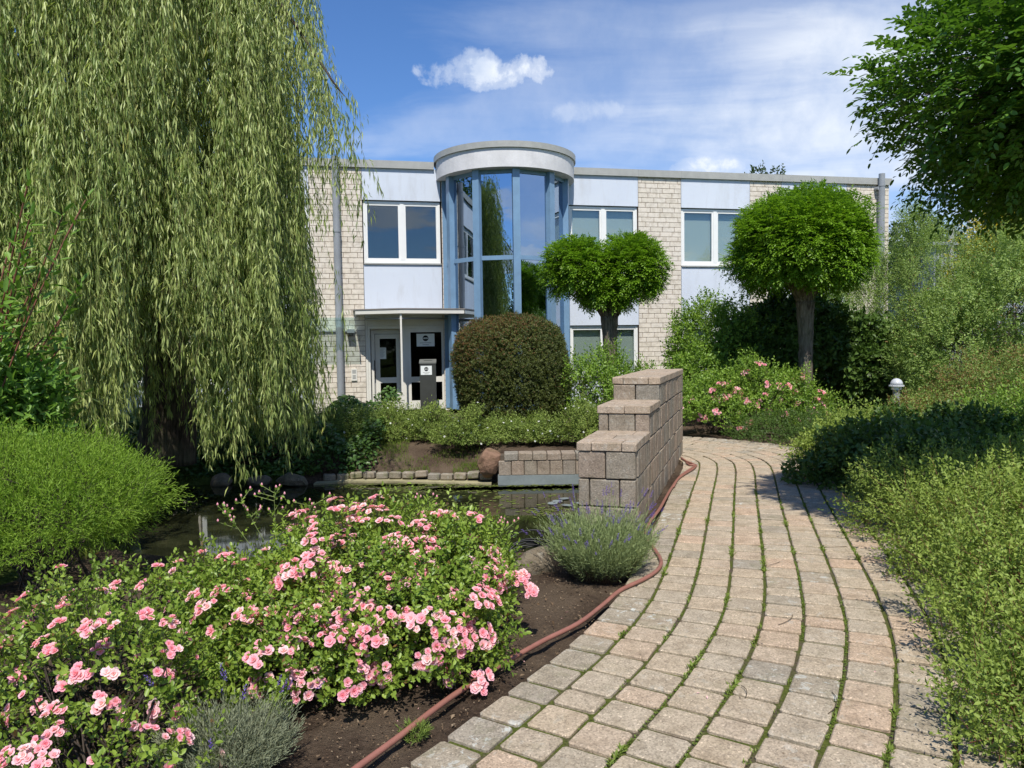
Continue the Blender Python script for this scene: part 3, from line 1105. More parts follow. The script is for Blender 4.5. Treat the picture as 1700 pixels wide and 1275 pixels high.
mb.prism([(p[0]+1.2, p[1]-11.4) for p in pl_][::-1], -0.30, -0.055)
mb.build('ledge', M['ledge'], ed)

# rocks
blob('rock', 17, (0.21, 0.17, 0.22), M['rock'], loc=(-0.36, 11.16, -0.13), rotz=0.6, label='reddish brown boulder at the end of the low pond wall', cat='rock')
blob('rock', 8, (0.17, 0.12, 0.13), M['rock_grey'], loc=(0.16, 5.30, 0.02), rotz=0.5, label='smooth brown stone between black cables and the lavender', cat='rock')
for k, (x, y, z, s) in enumerate([(-3.35, 11.25, -0.40, 0.26), (-3.9, 11.35, -0.42, 0.22), (-4.5, 11.4, -0.42, 0.25)]):
    blob('rock', 20+k, (s, s*0.7, s*0.45), M['rock_grey'], loc=(x, y, z), rotz=k, group='dark stones on the shaded bank',
         label=['dark flat stone nearest the stone edging on the shaded bank', 'smallest dark stone on the shaded bank, between two others', 'dark stone under the willow on the shaded bank'][k], cat='rock')

# floating algae
rng = RNG()
P = []
for (cx, cy, sx, sy, n) in [(-0.4, 10.75, 1.2, 0.16, 1500), (0.7, 10.75, 0.8, 0.15, 700), (-1.8, 11.1, 0.9, 0.12, 500), (-0.5, 9.8, 2.0, 0.9, 160), (0.4, 9.2, 0.35, 0.25, 60)]:
    P.append(np.c_[rng.normal(cx, sx*0.5, n), rng.normal(cy, sy*0.5, n)])
P = np.concatenate(P)
P = P[poly_sd(P[:, 0], P[:, 1], POND) < -0.03]
P3 = np.c_[P, np.full(len(P), WATER_Z+0.004)]
A = norm(np.c_[rng.normal(0, 1, (len(P), 2)), np.zeros(len(P))])
o = make_leaves('pond_algae', P3, A, np.tile([0, 0, 1.0], (len(P), 1)), rng.uniform(0.03, 0.09, len(P)), rng.uniform(0.03, 0.07, len(P)), M['algae'], rng.random(len(P)), None, True, fold=0, droop=0)
tag(o, 'thin green algae and leaf scraps floating on the pond', 'algae')
# a water lily
t = thing('water_lily', 'water lily pads floating near the low pond wall', 'water plant', (0.75, 9.7, WATER_Z))
for k in range(7):
    a = k*0.9; r = 0.12+0.05*(k % 3)
    mb = MB()
    pts = [(0.0, 0, 0)] + [(0.075*math.cos(w), 0.065*math.sin(w), 0.0) for w in np.linspace(0.25, 6.03, 11)]
    mb.add(pts, [tuple(range(12))], 0.5)
    o = mb.build('lily_pad', M['liner'], t)
    o.location = (r*1.6*math.cos(a), r*math.sin(a), 0.008+0.001*k); o.rotation_euler = (0.03, 0.05*math.sin(k), a*2)

# ------------------------------------------------------------------ building
U = np.array([0.979, 0.2035, 0]); U /= np.linalg.norm(U)
NB = np.array([-U[1], U[0], 0])                          # into the building
P0 = np.array([2.42, 20.0, 0])
BANG = math.atan2(U[1], U[0])


def fac(px, py=420, out=0.0):
    """where the photograph's point lies on the facade: distance along it and height"""
    d = _f*FPX + _rt*(px-850) - _up*(py-637.5)
    t = ((P0 - NB*out - CAM) @ NB)/(d @ NB)
    p = CAM + d*t - P0
    return float(p @ U), float(p[2])


def fs(px, py=420): return fac(px, py)[0]
def fz(py, px): return fac(px, py)[1]


bd = thing('office_building', 'two storey office building with pale stucco, light brick piers and round glass stair tower', 'building', tuple(P0), BANG)
ROOF = fz(280, 1000)                                      # about 6.3
CAPB = ROOF-0.14
SOF = fz(334, 660)                                        # underside of the top stucco band
SILL2 = fz(437, 660)
HEAD1 = fz(541, 1000)
SILL1 = fz(624, 1000)
x_left = fs(-260)
x_right = fs(1475)
piers = [(fs(-200), fs(-130)), (fs(235), fs(318)), (fs(515), fs(603)), (fs(1060), fs(1131)), (fs(1245), fs(1297)), (fs(1405), fs(1475))]
drum_c = fs(840)
DR = 1.58
bays = [(piers[0][1], piers[1][0]), (piers[1][1], piers[2][0]), (piers[2][1], fs(733)), (fs(944), piers[3][0]), (piers[3][1], piers[4][0]), (piers[4][1], piers[5][0])]
DEPTH = 9.0
# floors, roof, inner walls
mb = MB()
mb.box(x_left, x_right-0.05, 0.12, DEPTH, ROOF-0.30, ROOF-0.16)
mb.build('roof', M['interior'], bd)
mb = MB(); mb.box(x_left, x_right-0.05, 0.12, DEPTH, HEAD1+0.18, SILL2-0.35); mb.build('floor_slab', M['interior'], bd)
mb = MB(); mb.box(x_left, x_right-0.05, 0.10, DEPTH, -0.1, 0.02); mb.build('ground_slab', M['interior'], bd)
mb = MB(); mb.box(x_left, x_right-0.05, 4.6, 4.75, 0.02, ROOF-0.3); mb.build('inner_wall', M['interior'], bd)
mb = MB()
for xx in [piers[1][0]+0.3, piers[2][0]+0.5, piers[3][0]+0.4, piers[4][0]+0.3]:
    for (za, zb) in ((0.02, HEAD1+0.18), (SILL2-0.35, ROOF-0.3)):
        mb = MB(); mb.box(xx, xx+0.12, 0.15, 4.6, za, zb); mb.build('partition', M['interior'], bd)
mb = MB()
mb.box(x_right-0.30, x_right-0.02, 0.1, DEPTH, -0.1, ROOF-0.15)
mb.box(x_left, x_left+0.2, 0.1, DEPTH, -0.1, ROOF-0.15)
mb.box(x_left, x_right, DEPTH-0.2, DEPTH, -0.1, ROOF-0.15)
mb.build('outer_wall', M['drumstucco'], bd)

BRH, BRW, JT = 0.129, 0.345, 0.011


def brick_mesh(w, tint):
    mb = MB()
    h = BRH-JT
    x, z, y, e = w/2, h/2, 0.030, 0.003
    vs = [(-x, y, -z), (x, y, -z), (x, y, z), (-x, y, z), (-x, e, -z), (x, e, -z), (x, e, z), (-x, e, z), (-x+e, 0, -z+e), (x-e, 0, -z+e), (x-e, 0, z-e), (-x+e, 0, z-e)]
    fs_ = [(8, 9, 10, 11)]
    for a in (0, 4):
        for k in range(4):
            k2 = (k+1) % 4
            fs_.append((a+k, a+k2, a+4+k2, a+4+k))
    mb.add(vs, fs_, tint)
    return mb, vs, fs_


rngB = RNG()
_bk = {}
part_bricks = 0


def pier(x0, x1, as_parts, ztop=None):
    global part_bricks
    ztop = ztop or CAPB-0.002
    pm = MB(); pm.box(x0+0.004, x1-0.004, 0.014, 0.35, -0.1, ztop-0.004)
    p = pm.build('brick_pier', M['mortar'], bd)
    extra = MB()
    row = 0
    z = -0.02
    rows = []
    while z < ztop-0.03:
        h = min(BRH, ztop-z)
        x = x0
        first = True
        off = (0.0, 0.62, 0.30, 0.80)[row % 4]
        wds = []
        if off > 0:
            wds.append(BRW*off)
        while x0+sum(wds) < x1-0.02:
            wds.append(BRW)
        over = x0+sum(wds)-x1
        wds[-1] -= over
        if wds[-1] < 0.07 and len(wds) > 1:
            wds[-2] += wds[-1]; wds.pop()
        for w in wds:
            rows.append((x, z, round(w/0.01)*0.01, w, h))
            x += w
        z += BRH
        row += 1
    rows.sort(key=lambda r: -r[1])
    for (x, z, wr, w, h) in rows:
        tv = int(rngB.integers(4))
        key = (wr, tv)
        if key not in _bk:
            mbk, vs, fs_ = brick_mesh(w-JT, tv*0.25+0.05)
            _bk[key] = (mbk.mesh('brick', M['facing']), vs, fs_, tv*0.25+0.05)
        sc = (h-JT)/(BRH-JT)
        loc = (x+w/2, rngB.normal(0, 0.0012)-0.001, z+h/2)
        if as_parts and part_bricks < 300 and z > 0.25 and h > 0.05:
            o = bpy.data.objects.new('brick', _bk[key][0]); C.objects.link(o); o.parent = p
            o.location = loc
            o.scale = (1, 1, sc)
            part_bricks += 1
        elif h > 0.02:
            _, vs, fs_, t = _bk[key]
            extra.add([(v[0]+loc[0], v[1]+loc[1], v[2]*sc+loc[2]) for v in vs], fs_, (t+rngB.random()*0.3) % 1)
    if extra.v:
        extra.build('brickwork', M['facing'], p, kind='stuff')
    return p


pier(*piers[2], True)
pier(*piers[3], True)
for i in (0, 1, 4, 5):
    pier(*piers[i], False)
pier(fs(734), fs(746), False)
pier(fs(938), fs(943.5), False)


def window(x0, x1, z0, z1, blind=0.0, y=0.05):
    """a pair of white casements"""
    fr = MB()
    a = 0.055
    xm = (x0+x1)/2
    fr.box(x0, x1, y, y+0.09, z0, z0+a+0.03); fr.box(x0, x1, y, y+0.09, z1-a, z1)
    fr.box(x0, x0+a, y, y+0.09, z0+a+0.03, z1-a); fr.box(x1-a, x1, y, y+0.09, z0+a+0.03, z1-a)
    fr.box(xm-0.05, xm+0.05, y-0.004, y+0.09, z0+a+0.03, z1-a)
    w = fr.build('window', M['whiteframe'], bd)
    for (p0, p1) in ((x0+a, xm-0.05), (xm+0.05, x1-a)):
        q0, q1 = z0+a+0.03, z1-a
        s = MB(); e = 0.045
        s.box(p0, p1, y+0.012, y+0.07, q0, q0+e); s.box(p0, p1, y+0.012, y+0.07, q1-e, q1)
        s.box(p0, p0+e, y+0.012, y+0.07, q0+e, q1-e); s.box(p1-e, p1, y+0.012, y+0.07, q0+e, q1-e)
        s.build('sash', M['whiteframe'], w)
        g = MB(); g.box(p0+e, p1-e, y+0.035, y+0.047, q0+e, q1-e); g.build('pane', M['glass'], w)
        if blind:
            bl = MB(); bl.box(p0+e*0.5, p1-e*0.5, y+0.13, y+0.145, q1-(q1-q0)*blind, q1); bl.build('blind', M['blind'], w)
    s = MB(); s.box(x0-0.01, x1+0.01, -0.035, y+0.03, z0-0.035, z0); s.build('sill', M['zinc'], w)
    return w


def stuc(x0, x1, z0, z1, name='stucco_panel'):
    mb = MB(); mb.box(x0+0.006, x1-0.006, 0.0, 0.14, z0, z1)
    return mb.build(name, M['stucco'], bd)


for i, (x0, x1) in enumerate(bays):
    stuc(x0, x1, SOF+0.02, CAPB-0.03)
    window(x0+0.02, x1-0.02, SILL2, SOF-0.005, 0.0 if i in (0, 1, 2) else (0.97 if i != 3 else 1.0))
    if i == 2:
        stuc(x0, x1, 2.36, SILL2-0.045)
    else:
        stuc(x0, x1, HEAD1+0.02, SILL2-0.045)
        window(x0+0.02, x1-0.02, SILL1, HEAD1, 1.0 if i >= 3 else 0.0)
        stuc(x0, x1, -0.1, SILL1-0.04)
# lintel shadow gap behind the band over each window, and parapet capping in lengths
joints = [x_left, piers[1][0], piers[2][0], piers[2][1], drum_c-DR-0.25]
for a_, b_ in zip(joints[:-1], joints[1:]):
    mb = MB(); mb.box(a_+0.002, b_-0.002, -0.06, 0.30, CAPB, ROOF); mb.box(a_+0.002, b_-0.002, -0.06, -0.045, CAPB-0.045, CAPB-0.001)
    mb.build('parapet_cap', M['zinc'], bd)
joints = [drum_c+DR+0.2, piers[3][0], piers[3][1], piers[4][0], piers[4][1], piers[5][0], x_right+0.06]
for a_, b_ in zip(joints[:-1], joints[1:]):
    mb = MB(); mb.box(a_+0.002, b_-0.002, -0.06, 0.30, CAPB, ROOF); mb.box(a_+0.002, b_-0.002, -0.06, -0.045, CAPB-0.045, CAPB-0.001)
    mb.build('parapet_cap', M['zinc'], bd)
mb = MB(); mb.box(x_right-0.22, x_right+0.06, 0.302, DEPTH, CAPB, ROOF); mb.build('parapet_cap', M['zinc'], bd)

# round stair tower
tw = bpy.data.objects.new('stair_tower', None); C.objects.link(tw); tw.parent = bd; tw.location = (drum_c, 0, 0)
angs = [-91, -72, -37, -2, 33, 68, 91]
def dp(a, r): return (r*math.sin(R(a)), -r*math.cos(R(a)))
TZ0, TZ1, TZT, TZM = 0.05, 5.82, 3.72, 2.55
gi = MB()
for a in angs[0:]:
    w = 0.085 if abs(a) < 90 else 0.05
    mb = MB()
    mb.box(-w, w, -0.075, 0.075, TZ0, TZ1)
    o = mb.build('mullion', M['bluemetal'], tw)
    x, y = dp(a, DR-0.02)
    o.location = (x, y, 0); o.rotation_euler = (0, 0, R(a))
for a0, a1 in zip(angs[:-1], angs[1:]):
    x0, y0 = dp(a0, DR-0.06); x1, y1 = dp(a1, DR-0.06)
    ln = math.hypot(x1-x0, y1-y0); an = math.atan2(y1-y0, x1-x0)
    inset = 0.05
    for (z0, z1) in ((TZ0+0.10, TZT-0.05), (TZT+0.05, TZ1-0.02)):
        mb = MB(); mb.box(inset, ln-inset, -0.006, 0.006, z0, z1)
        o = mb.build('tower_pane', M['towerglass'], tw); o.location = (x0, y0, 0); o.rotation_euler = (0, 0, an)
    for zc, hh in ((TZT, 0.052), (TZ0+0.05, 0.06), (TZ1-0.06, 0.05)):
        mb = MB(); mb.box(inset, ln-inset, -0.035, 0.035, zc-hh, zc+hh)
        o = mb.build('transom', M['bluemetal'], tw); o.location = (x0, y0, 0); o.rotation_euler = (0, 0, an)
def ring(r, seg=72): return [(r*math.cos(2*math.pi*k/seg), r*math.sin(2*math.pi*k/seg)) for k in range(seg)]
RC = 1.775
mb = MB(); mb.prism(ring(RC), 5.80, 6.245)
o = mb.build('cornice', M['drumstucco'], tw)
mb = MB(); mb.prism(ring(RC+0.045), 6.247, 6.39); mb.prism(ring(RC+0.045), 6.20, 6.23) if False else None
o = mb.build('tower_cap', M['zinc'], tw)
# stairs and floor inside the tower, dimly seen
mb = MB(); mb.prism([p for p in ring(DR-0.16)], 3.05, 3.25); mb.build('landing', M['interior'], tw)
mb = MB(); mb.box(-0.04, 0.04, -0.9, -0.8, 3.25, 4.2); mb.box(-1.0, 1.0, -0.9, -0.84, 4.2, 4.25); mb.build('handrail', M['canopyw'], tw)

# entrance
ex0, ex1 = fs(607), fs(741)
DZ1 = fz(541, 670)
mid0 = fs(664)
dr = MB()
a = 0.07
dr.box(piers[2][1]+0.002, ex0-0.002, 0.03, 0.30, 0.02, 2.40); dr.box(ex0, ex1, 0.05, 0.14, DZ1-a, DZ1); dr.box(ex0, ex0+a*0.8, 0.05, 0.14, 0.02, DZ1-a); dr.box(ex1-a, ex1, 0.05, 0.14, 0.02, DZ1-a)
dr.box(mid0-0.01, mid0+0.13, 0.05, 0.14, 0.02, DZ1-a)
dr.build('door_frame', M['creamframe'], bd)
mb = MB(); mb.box(ex0, ex1, 0.05, 0.16, DZ1+0.004, 2.355); mb.build('lintel', M['canopyw'], bd)


def leaf_door(x0, x1, y, z1, rail, st, name, l=0.0):
    mb = MB()
    z0 = 0.03
    mb.box(x0, x1, y, y+0.06, z0, z0+0.22); mb.box(x0, x1, y, y+0.06, z1-st, z1); mb.box(x0, x1, y, y+0.06, rail-0.07, rail+0.07)
    for (p, q) in ((x0, x0+st), (x1-st, x1)):
        mb.box(p, q, y, y+0.06, z0+0.22, rail-0.07); mb.box(p, q, y, y+0.06, rail+0.07, z1-st)
    d = mb.build(name, M['creamframe'], bd)
    for (p, q) in ((z0+0.22, rail-0.07), (rail+0.07, z1-st)):
        g = MB(); g.box(x0+st, x1-st, y+0.025, y+0.035, p, q); g.build('pane', M['doorglass'], d)
    return d


RAIL = fz(632, 640)
# left leaf stands back in its reveal
rv = MB(); rv.box(ex0+a*0.8, ex0+a*0.8+0.12, 0.28, 0.36, 0.02, DZ1-a); rv.box(ex0+a*0.8+0.03, ex0+a*0.8+0.09, 0.16, 0.28, 0.02, DZ1-a)
rv.box(ex0+a*0.8+0.12, mid0-0.01, 0.28, 0.36, DZ1-a-0.12, DZ1-a); rv.build('side_light', M['creamframe'], bd)
d1 = leaf_door(ex0+a*0.8+0.13, mid0-0.02, 0.29, DZ1-a-0.13, RAIL, 0.115, 'entrance_door')
hx = ex0+a*0.8+0.10
mb = MB(); mb.tube([(hx, 0.28, 0.82), (hx, 0.20, 0.86), (hx, 0.20, 1.24), (hx, 0.28, 1.28)], 0.016, 8); mb.build('handle', M['black'], d1)
d2 = leaf_door(mid0+0.132, ex1-a-0.002, 0.06, DZ1-a-0.002, RAIL+0.01, 0.09, 'entrance_panel')


def sheet(parent, x0, x1, z0, z1, y, icon=True):
    mb = MB(); mb.box(x0, x1, y-0.004, y, z0, z1)
    s = mb.build('notice', M['paper'], parent)
    if icon:
        cx, cz = (x0+x1)/2, z0+(z1-z0)*0.64
        r = (z1-z0)*0.23
        pm = MB()
        pts = [(cx+r*math.cos(t), y-0.0055, cz+r*math.sin(t)) for t in np.linspace(0, 6.283, 25)[:-1]]
        inn = [(cx+r*0.74*math.cos(t), y-0.0055, cz+r*0.74*math.sin(t)) for t in np.linspace(0, 6.283, 25)[:-1]]
        pm.add(pts+inn, [(k, (k+1) % 24, 24+(k+1) % 24, 24+k) for k in range(24)])
        # dark upper and lower fields with a light band between them
        for s_ in (1, -1):
            arc = [(cx+r*0.76*math.cos(t), y-0.0056, cz+s_*r*0.76*math.sin(t)) for t in np.linspace(0.30, math.pi-0.30, 12)]
            pm.add(arc, [tuple(range(12)) if s_ < 0 else tuple(range(11, -1, -1))])
        pm.box(cx-r*0.5, cx+r*0.5, y-0.006, y-0.0045, cz-r*0.06, cz+r*0.06)
        rr = np.random.default_rng(5)
        for (zz, ww) in ((0.26, 0.62), (0.11, 0.34)):
            xx = cx-(x1-x0)*ww/2
            while xx < cx+(x1-x0)*ww/2:
                w = rr.uniform(0.006, 0.016)
                pm.box(xx, xx+w, y-0.0055, y-0.0042, z0+(z1-z0)*zz, z0+(z1-z0)*(zz+0.035))
                xx += w+0.004
        pm.build('print', M['print'], s)
    else:
        pm = MB()
        for k in range(9):
            zz = z1-(z1-z0)*(0.12+0.09*k)
            pm.box(x0+0.02, x1-0.03-0.02*(k % 3), y-0.0055, y-0.0042, zz, zz+0.006)
        pm.build('print', M['print'], s)
    return s


sheet(d2, fs(689), fs(719), fz(575, 700), fz(554, 700), 0.082)
sheet(d1, fac(627, 585, -0.29)[0], fac(641, 585, -0.29)[0], fac(635, 596, -0.29)[1], fac(635, 577, -0.29)[1], 0.312, False)
# red jacket hanging in the hall
mb = MB(); mb.tube([(0, 0, 0.0), (0, 0.0, 0.25), (0, 0, 0.55), (0, 0, 0.72)], [0.22, 0.20, 0.15, 0.05], 10)
o = mb.build('jacket', M['redcloth']); tag(o, 'dark red jacket hanging in the hall behind the glass door', 'jacket')
q = P0 + U*(fs(672)) + NB*0.9
o.location = (q[0], q[1], 0.75)

# intercom and wall lamp
x, z = fac(588, 622)
ic = MB(); ic.box(x-0.07, x+0.07, -0.035, -0.002, z-0.15, z+0.15)
ico = ic.build('intercom', M['creamframe'], bd)
mb = MB(); mb.box(x-0.045, x+0.045, -0.037, -0.0352, z+0.03, z+0.12); mb.build('speaker_grille', M['zinc'], ico)
for k in range(3):
    mb = MB(); mb.box(x-0.04, x+0.04, -0.039, -0.0352, z-0.10+k*0.035, z-0.075+k*0.035); mb.build('call_button', M['zinc'], ico)
x, z = fac(583, 551)
mb = MB(); mb.box(x-0.10, x+0.08, -0.22, -0.002, z-0.03, z+0.06)
ll = mb.build('wall_lamp', M['pipe'], bd)
mb = MB(); mb.tube([(x, -0.12, z-0.03), (x, -0.12, z-0.10)], [0.07, 0.05], 12); mb.build('lamp_shade', M['lidmetal'], ll)

# canopy: a flat roof with its corner to the front, on one post
cx0, cx1 = fs(586), fs(768)
QX, QZ = 0, 0
post = np.array([fac(667, 600, 1.0)[0], -1.0])
poly = [(cx0, -0.01), (cx0+0.02, -0.62), (post[0]-0.03, -1.06), (post[0]+0.06, -1.06), (cx1-0.1, -0.80), (cx1-0.25, -0.01)]
ca = MB(); ca.prism(poly[::1], 2.42, 2.515)
can = ca.build('canopy', M['canopyw'], bd)
pm = np.array(poly).mean(0)
ca = MB(); ca.prism([tuple(pm+(np.array(p)-pm)*1.03) for p in poly], 2.517, 2.545); ca.build('canopy_roof', M['canopyg'], can)
mb = MB()
mb.box(post[0]-0.022, post[0]+0.022, post[1]-0.022, post[1]+0.022, 0.0, 2.42)
mb.build('post', M['creamframe'], can)
mb = MB()
mb.tube([(post[0], post[1], 2.30), (cx0+0.25, -0.05, 2.33)], 0.022, 6); mb.tube([(post[0], post[1], 2.30), (cx1-0.45, -0.05, 2.33)], 0.022, 6)
mb.build('brace', M['pipe'], can)
# glass side roof
g0, g1 = fs(490), fs(588)
mb = MB()
mb.add([(g0, -0.03, 2.04), (g1, -0.03, 2.04), (g1-0.04, -0.72, 2.33), (g0-0.04, -0.72, 2.33), (g0, -0.03, 2.052), (g1, -0.03, 2.052), (g1-0.04, -0.72, 2.342), (g0-0.04, -0.72, 2.342)],
       [(0, 1, 2, 3), (7, 6, 5, 4), (0, 4, 5, 1), (1, 5, 6, 2), (2, 6, 7, 3), (3, 7, 4, 0)])
gr_ = mb.build('glass_canopy', M['canopyglass'], bd)
mb = MB(); mb.tube([(g0, -0.03, 2.025), (g1, -0.03, 2.025)], 0.018, 6); mb.tube([(g1-0.04, -0.72, 2.33), (g1+0.05, -0.02, 2.40)], 0.014, 6); mb.build('rail', M['pipe'], gr_)

# rainwater pipes
for (px_, top) in ((560, 6.28), (1457, 6.36)):
    x = fs(px_)
    dpipe = MB(); dpipe.tube([(x, -0.15, 0.0), (x, -0.15, top)], 0.085, 20)
    dpo = dpipe.build('downpipe', M['pipe'], bd, smooth=False)
    mb = MB()
    for zz in (0.25, 2.3, 4.45, 6.0):
        mb.tube([(x, -0.15, zz), (x, -0.15, zz+0.05)], 0.095, 20)
        mb.box(x-0.02, x+0.02, -0.09, 0.0, zz+0.005, zz+0.045)
    mb.build('pipe_clip', M['pipe'], dpo)
x = fs(1457)
mb = MB(); mb.tube([(x-0.10, 0.02, 5.95), (x-0.09, -0.15, 5.95)], 0.05, 10); mb.build('overflow_spout', M['pipe'], bd)

# ballot-like dark bin by the door
q = P0 + U*fac(711, 640, 0.62)[0] - NB*0.62
bn = thing('letter_bin', 'tall dark grey box with sloping slotted lid and white notice beside the door', 'bin', (q[0], q[1], 0.0), BANG-0.12)
BT = 1.20
mb = MB()
w, d = 0.195, 0.19
mb.add([(-w, -d, 0), (w, -d, 0), (w, d, 0), (-w, d, 0), (-w, -d, BT), (w, -d, BT), (w, d, BT+0.07), (-w, d, BT+0.07)],
       [(0, 3, 2, 1), (0, 1, 5, 4), (1, 2, 6, 5), (2, 3, 7, 6), (3, 0, 4, 7), (4, 5, 6, 7)])
mb.build('body', M['darkmetal'], bn)
mb = MB(); e = 0.012
mb.add([(-w-e, -d-e, BT+.004), (w+e, -d-e, BT+.004), (w+e, d+e, BT+.078), (-w-e, d+e, BT+.078), (-w-e, -d-e, BT+.034), (w+e, -d-e, BT+.034), (w+e, d+e, BT+.108), (-w-e, d+e, BT+.108)],
       [(0, 3, 2, 1), (0, 1, 5, 4), (1, 2, 6, 5), (2, 3, 7, 6), (3, 0, 4, 7), (4, 5, 6, 7)])
mb.build('lid', M['lidmetal'], bn)
mb = MB(); sl_ = 0.074/(2*(d+e))
zz = lambda y: BT+0.034+(y+d+e)*sl_+0.003
mb.add([(-0.10, -0.0, zz(0)), (0.11, -0.0, zz(0)), (0.11, 0.05, zz(0.05)), (-0.10, 0.05, zz(0.05))], [(0, 1, 2, 3)])
mb.build('slot', M['print'], bn)
sheet(bn, -0.17, 0.10, BT-0.27, BT-0.05, -d-0.001)
# ------------------------------------------------------------------ trees

def tree_trunk(pts, radii, mat, root, base, name='trunk', sides=14, smooth=True):
    mb = MB()
    rr = RNG()
    P = catmull(pts, 0.08)
    seg = np.r_[0, np.cumsum(np.linalg.norm(np.diff(np.array(pts, float), axis=0), axis=1))]
    sg2 = np.r_[0, np.cumsum(np.linalg.norm(np.diff(P, axis=0), axis=1))]
    rad = np.interp(sg2/sg2[-1]*seg[-1], seg, radii)
    P = P - np.array(base)
    mb.tube([tuple(p) for p in P], list(rad), sides)
    v = np.array(mb.v)
    v += rr.normal(0, 0.006, v.shape)*np.array([1, 1, 0.4])
    mb.v = [tuple(x) for x in v]
    return mb.build(name, M[mat], root, smooth=smooth)


def robinia(name, label, base, trunk_h, lobes, n, mat, trunk_r, fork, m_leaf=11, Lc=0.22, Ll=0.062, group=None, oval=False, trunk_lean=(0, 0), seedv=0):
    rng = RNG()
    root = thing(name, label, 'tree', base, 0, group)
    bx, by, bz = base
    top = (bx+trunk_lean[0], by+trunk_lean[1], bz+trunk_h)
    tr = tree_trunk([base, (bx+0.01, by, bz+trunk_h*0.3), (bx+trunk_lean[0]*0.6+0.015, by, bz+trunk_h*0.7), top, (top[0], top[1], top[2]+0.18)],
                    [trunk_r*1.15, trunk_r*0.95, trunk_r*0.92, trunk_r*1.15, trunk_r*1.3], mat_b, root, base)
    # limbs
    k = 0
    mbv = []
    for (c, r) in lobes:
        for j in range(fork):
            a = j*6.283/fork + rng.uniform(-.3, .3)
            end = (c[0]+r[0]*0.5*math.cos(a), c[1]+r[1]*0.5*math.sin(a), c[2]+r[2]*rng.uniform(-0.3, 0.1))
            st = (top[0], top[1], top[2]+0.05)
            md = (st[0]*0.55+end[0]*0.45, st[1]*0.55+end[1]*0.45, st[2]*0.4+end[2]*0.6-0.05)
            tree_trunk([st, md, end], [trunk_r*0.62, trunk_r*0.36, trunk_r*0.15], mat_b, root, base, 'branch', 8)
    P, N = [], []
    tot = sum(l[1][0]*l[1][2] for l in lobes)
    for (c, r) in lobes:
        p, nn, q = shell(rng, int(n*r[0]*r[2]/tot), c, r, 0.075, 0.55, -0.80, 2.25, (4, 11))
        ok = np.ones(len(p), bool)
        for (c2, r2) in lobes:
            if c2 is not c:
                ok &= (((p-np.array(c2))/np.array(r2))**2).sum(1) > 0.30
        P.append(p[ok]); N.append(nn[ok])
    P = np.concatenate(P); N = np.concatenate(N)
    dirs = N + np.array([0, 0, 0.12]) + rng.normal(0, 0.42, N.shape)
    ln = Lc*rng.uniform(0.7, 1.25, len(P))
    roots = P-norm(dirs)*ln[:, None]*0.5
    lp, la, lnn, own = sprays(rng, roots, dirs, ln, m_leaf, 1.15, 0.22, 'dist', 0.18, 0.05)
    tw = rng.random(len(P))
    tint = np.minimum(0.25+0.45*tw[own]+rng.normal(0, 0.08, len(own)), 0.86)
    Ls = Ll*rng.uniform(0.8, 1.2, len(lp))
    make_leaves('crown', lp, la, lnn, Ls, Ls*0.48, M[mat], tint, root, oval, base=base, fold=0.15)
    j = rng.choice(len(P), min(len(P), 900), replace=False)
    c = np.array([l[0] for l in lobes]).mean(0)
    twig_mesh(rng, roots[j]*0.85+c*0.15, roots[j]+norm(dirs[j])*ln[j, None]*0.8, 0.006, 0.0015, base, 'twigs', M['stem'], root)
    return root


mat_b = 'bark'
robinia('robinia_tree', 'ball-crowned green robinia on a bare grey trunk, right of the stepped wall beside the path', (5.50, 14.0, 0.0), 2.15,
        [((5.42, 14.0, 3.42), (1.25, 1.25, 1.00)), ((5.05, 13.9, 3.28), (0.85, 0.9, 0.85)), ((5.85, 14.0, 3.35), (0.78, 0.9, 0.88))], 14500, 'robinia', 0.135, 6, group='ball robinias')
robinia('robinia_tree', 'smaller two-lobed robinia with forked stub trunk behind the stepped wall', (2.10, 16.0, 0.0), 2.0,
        [((1.42, 16.0, 3.22), (0.68, 0.8, 0.66)), ((2.60, 16.0, 3.16), (0.68, 0.8, 0.76)), ((2.05, 16.0, 2.72), (0.62, 0.6, 0.42))], 7500, 'robinia', 0.15, 5, group='ball robinias')
robinia('robinia_tree', 'close dark robinia crown overhanging the shrubs from the right edge, leaflets hanging in rows', (4.6, 5.3, 0.0), 2.1,
        [((4.60, 5.25, 3.42), (1.76, 1.6, 1.12)), ((4.82, 5.0, 3.08), (1.35, 1.25, 0.78))], 12500, 'robinia2', 0.15, 6, 13, 0.28, 0.056, group='ball robinias', oval=True)

# weeping willow
rng = RNG()
wb = (-5.1, 10.9, -0.05)
wt = thing('weeping_willow', 'weeping willow with long pale green curtains hanging over the pond bank', 'tree', wb)
tree_trunk([wb, (-5.0, 10.9, 1.2), (-5.2, 10.8, 2.8), (-5.0, 10.7, 4.6), (-5.1, 10.6, 6.4)], [0.42, 0.34, 0.30, 0.22, 0.10], 'bark_dark', wt, wb)
tips = []
WC = np.array([-5.55, 10.3])
nb_ = 40
for k in range(nb_):
    a = k*2.39996 + rng.uniform(-.2, .2)
    rr = 2.60*math.sqrt((k+6)/(nb_+6))*rng.uniform(0.9, 1.05)
    zt = 8.6 - (rr/2.60)**2*1.7 + rng.uniform(-.5, .5)
    e = np.array([WC[0]+rr*math.cos(a), WC[1]+rr*math.sin(a), zt])
    s = np.array([-5.05, 10.75, rng.uniform(3.4, 5.8)])
    md = s*0.4+e*0.6; md[2] = s[2]*0.25+e[2]*0.75+0.3
    tree_trunk([tuple(s), tuple(md), tuple(e)], [0.10, 0.06, 0.02], 'bark_dark', wt, wb, 'branch', 7)
    tips.append((s, md, e))
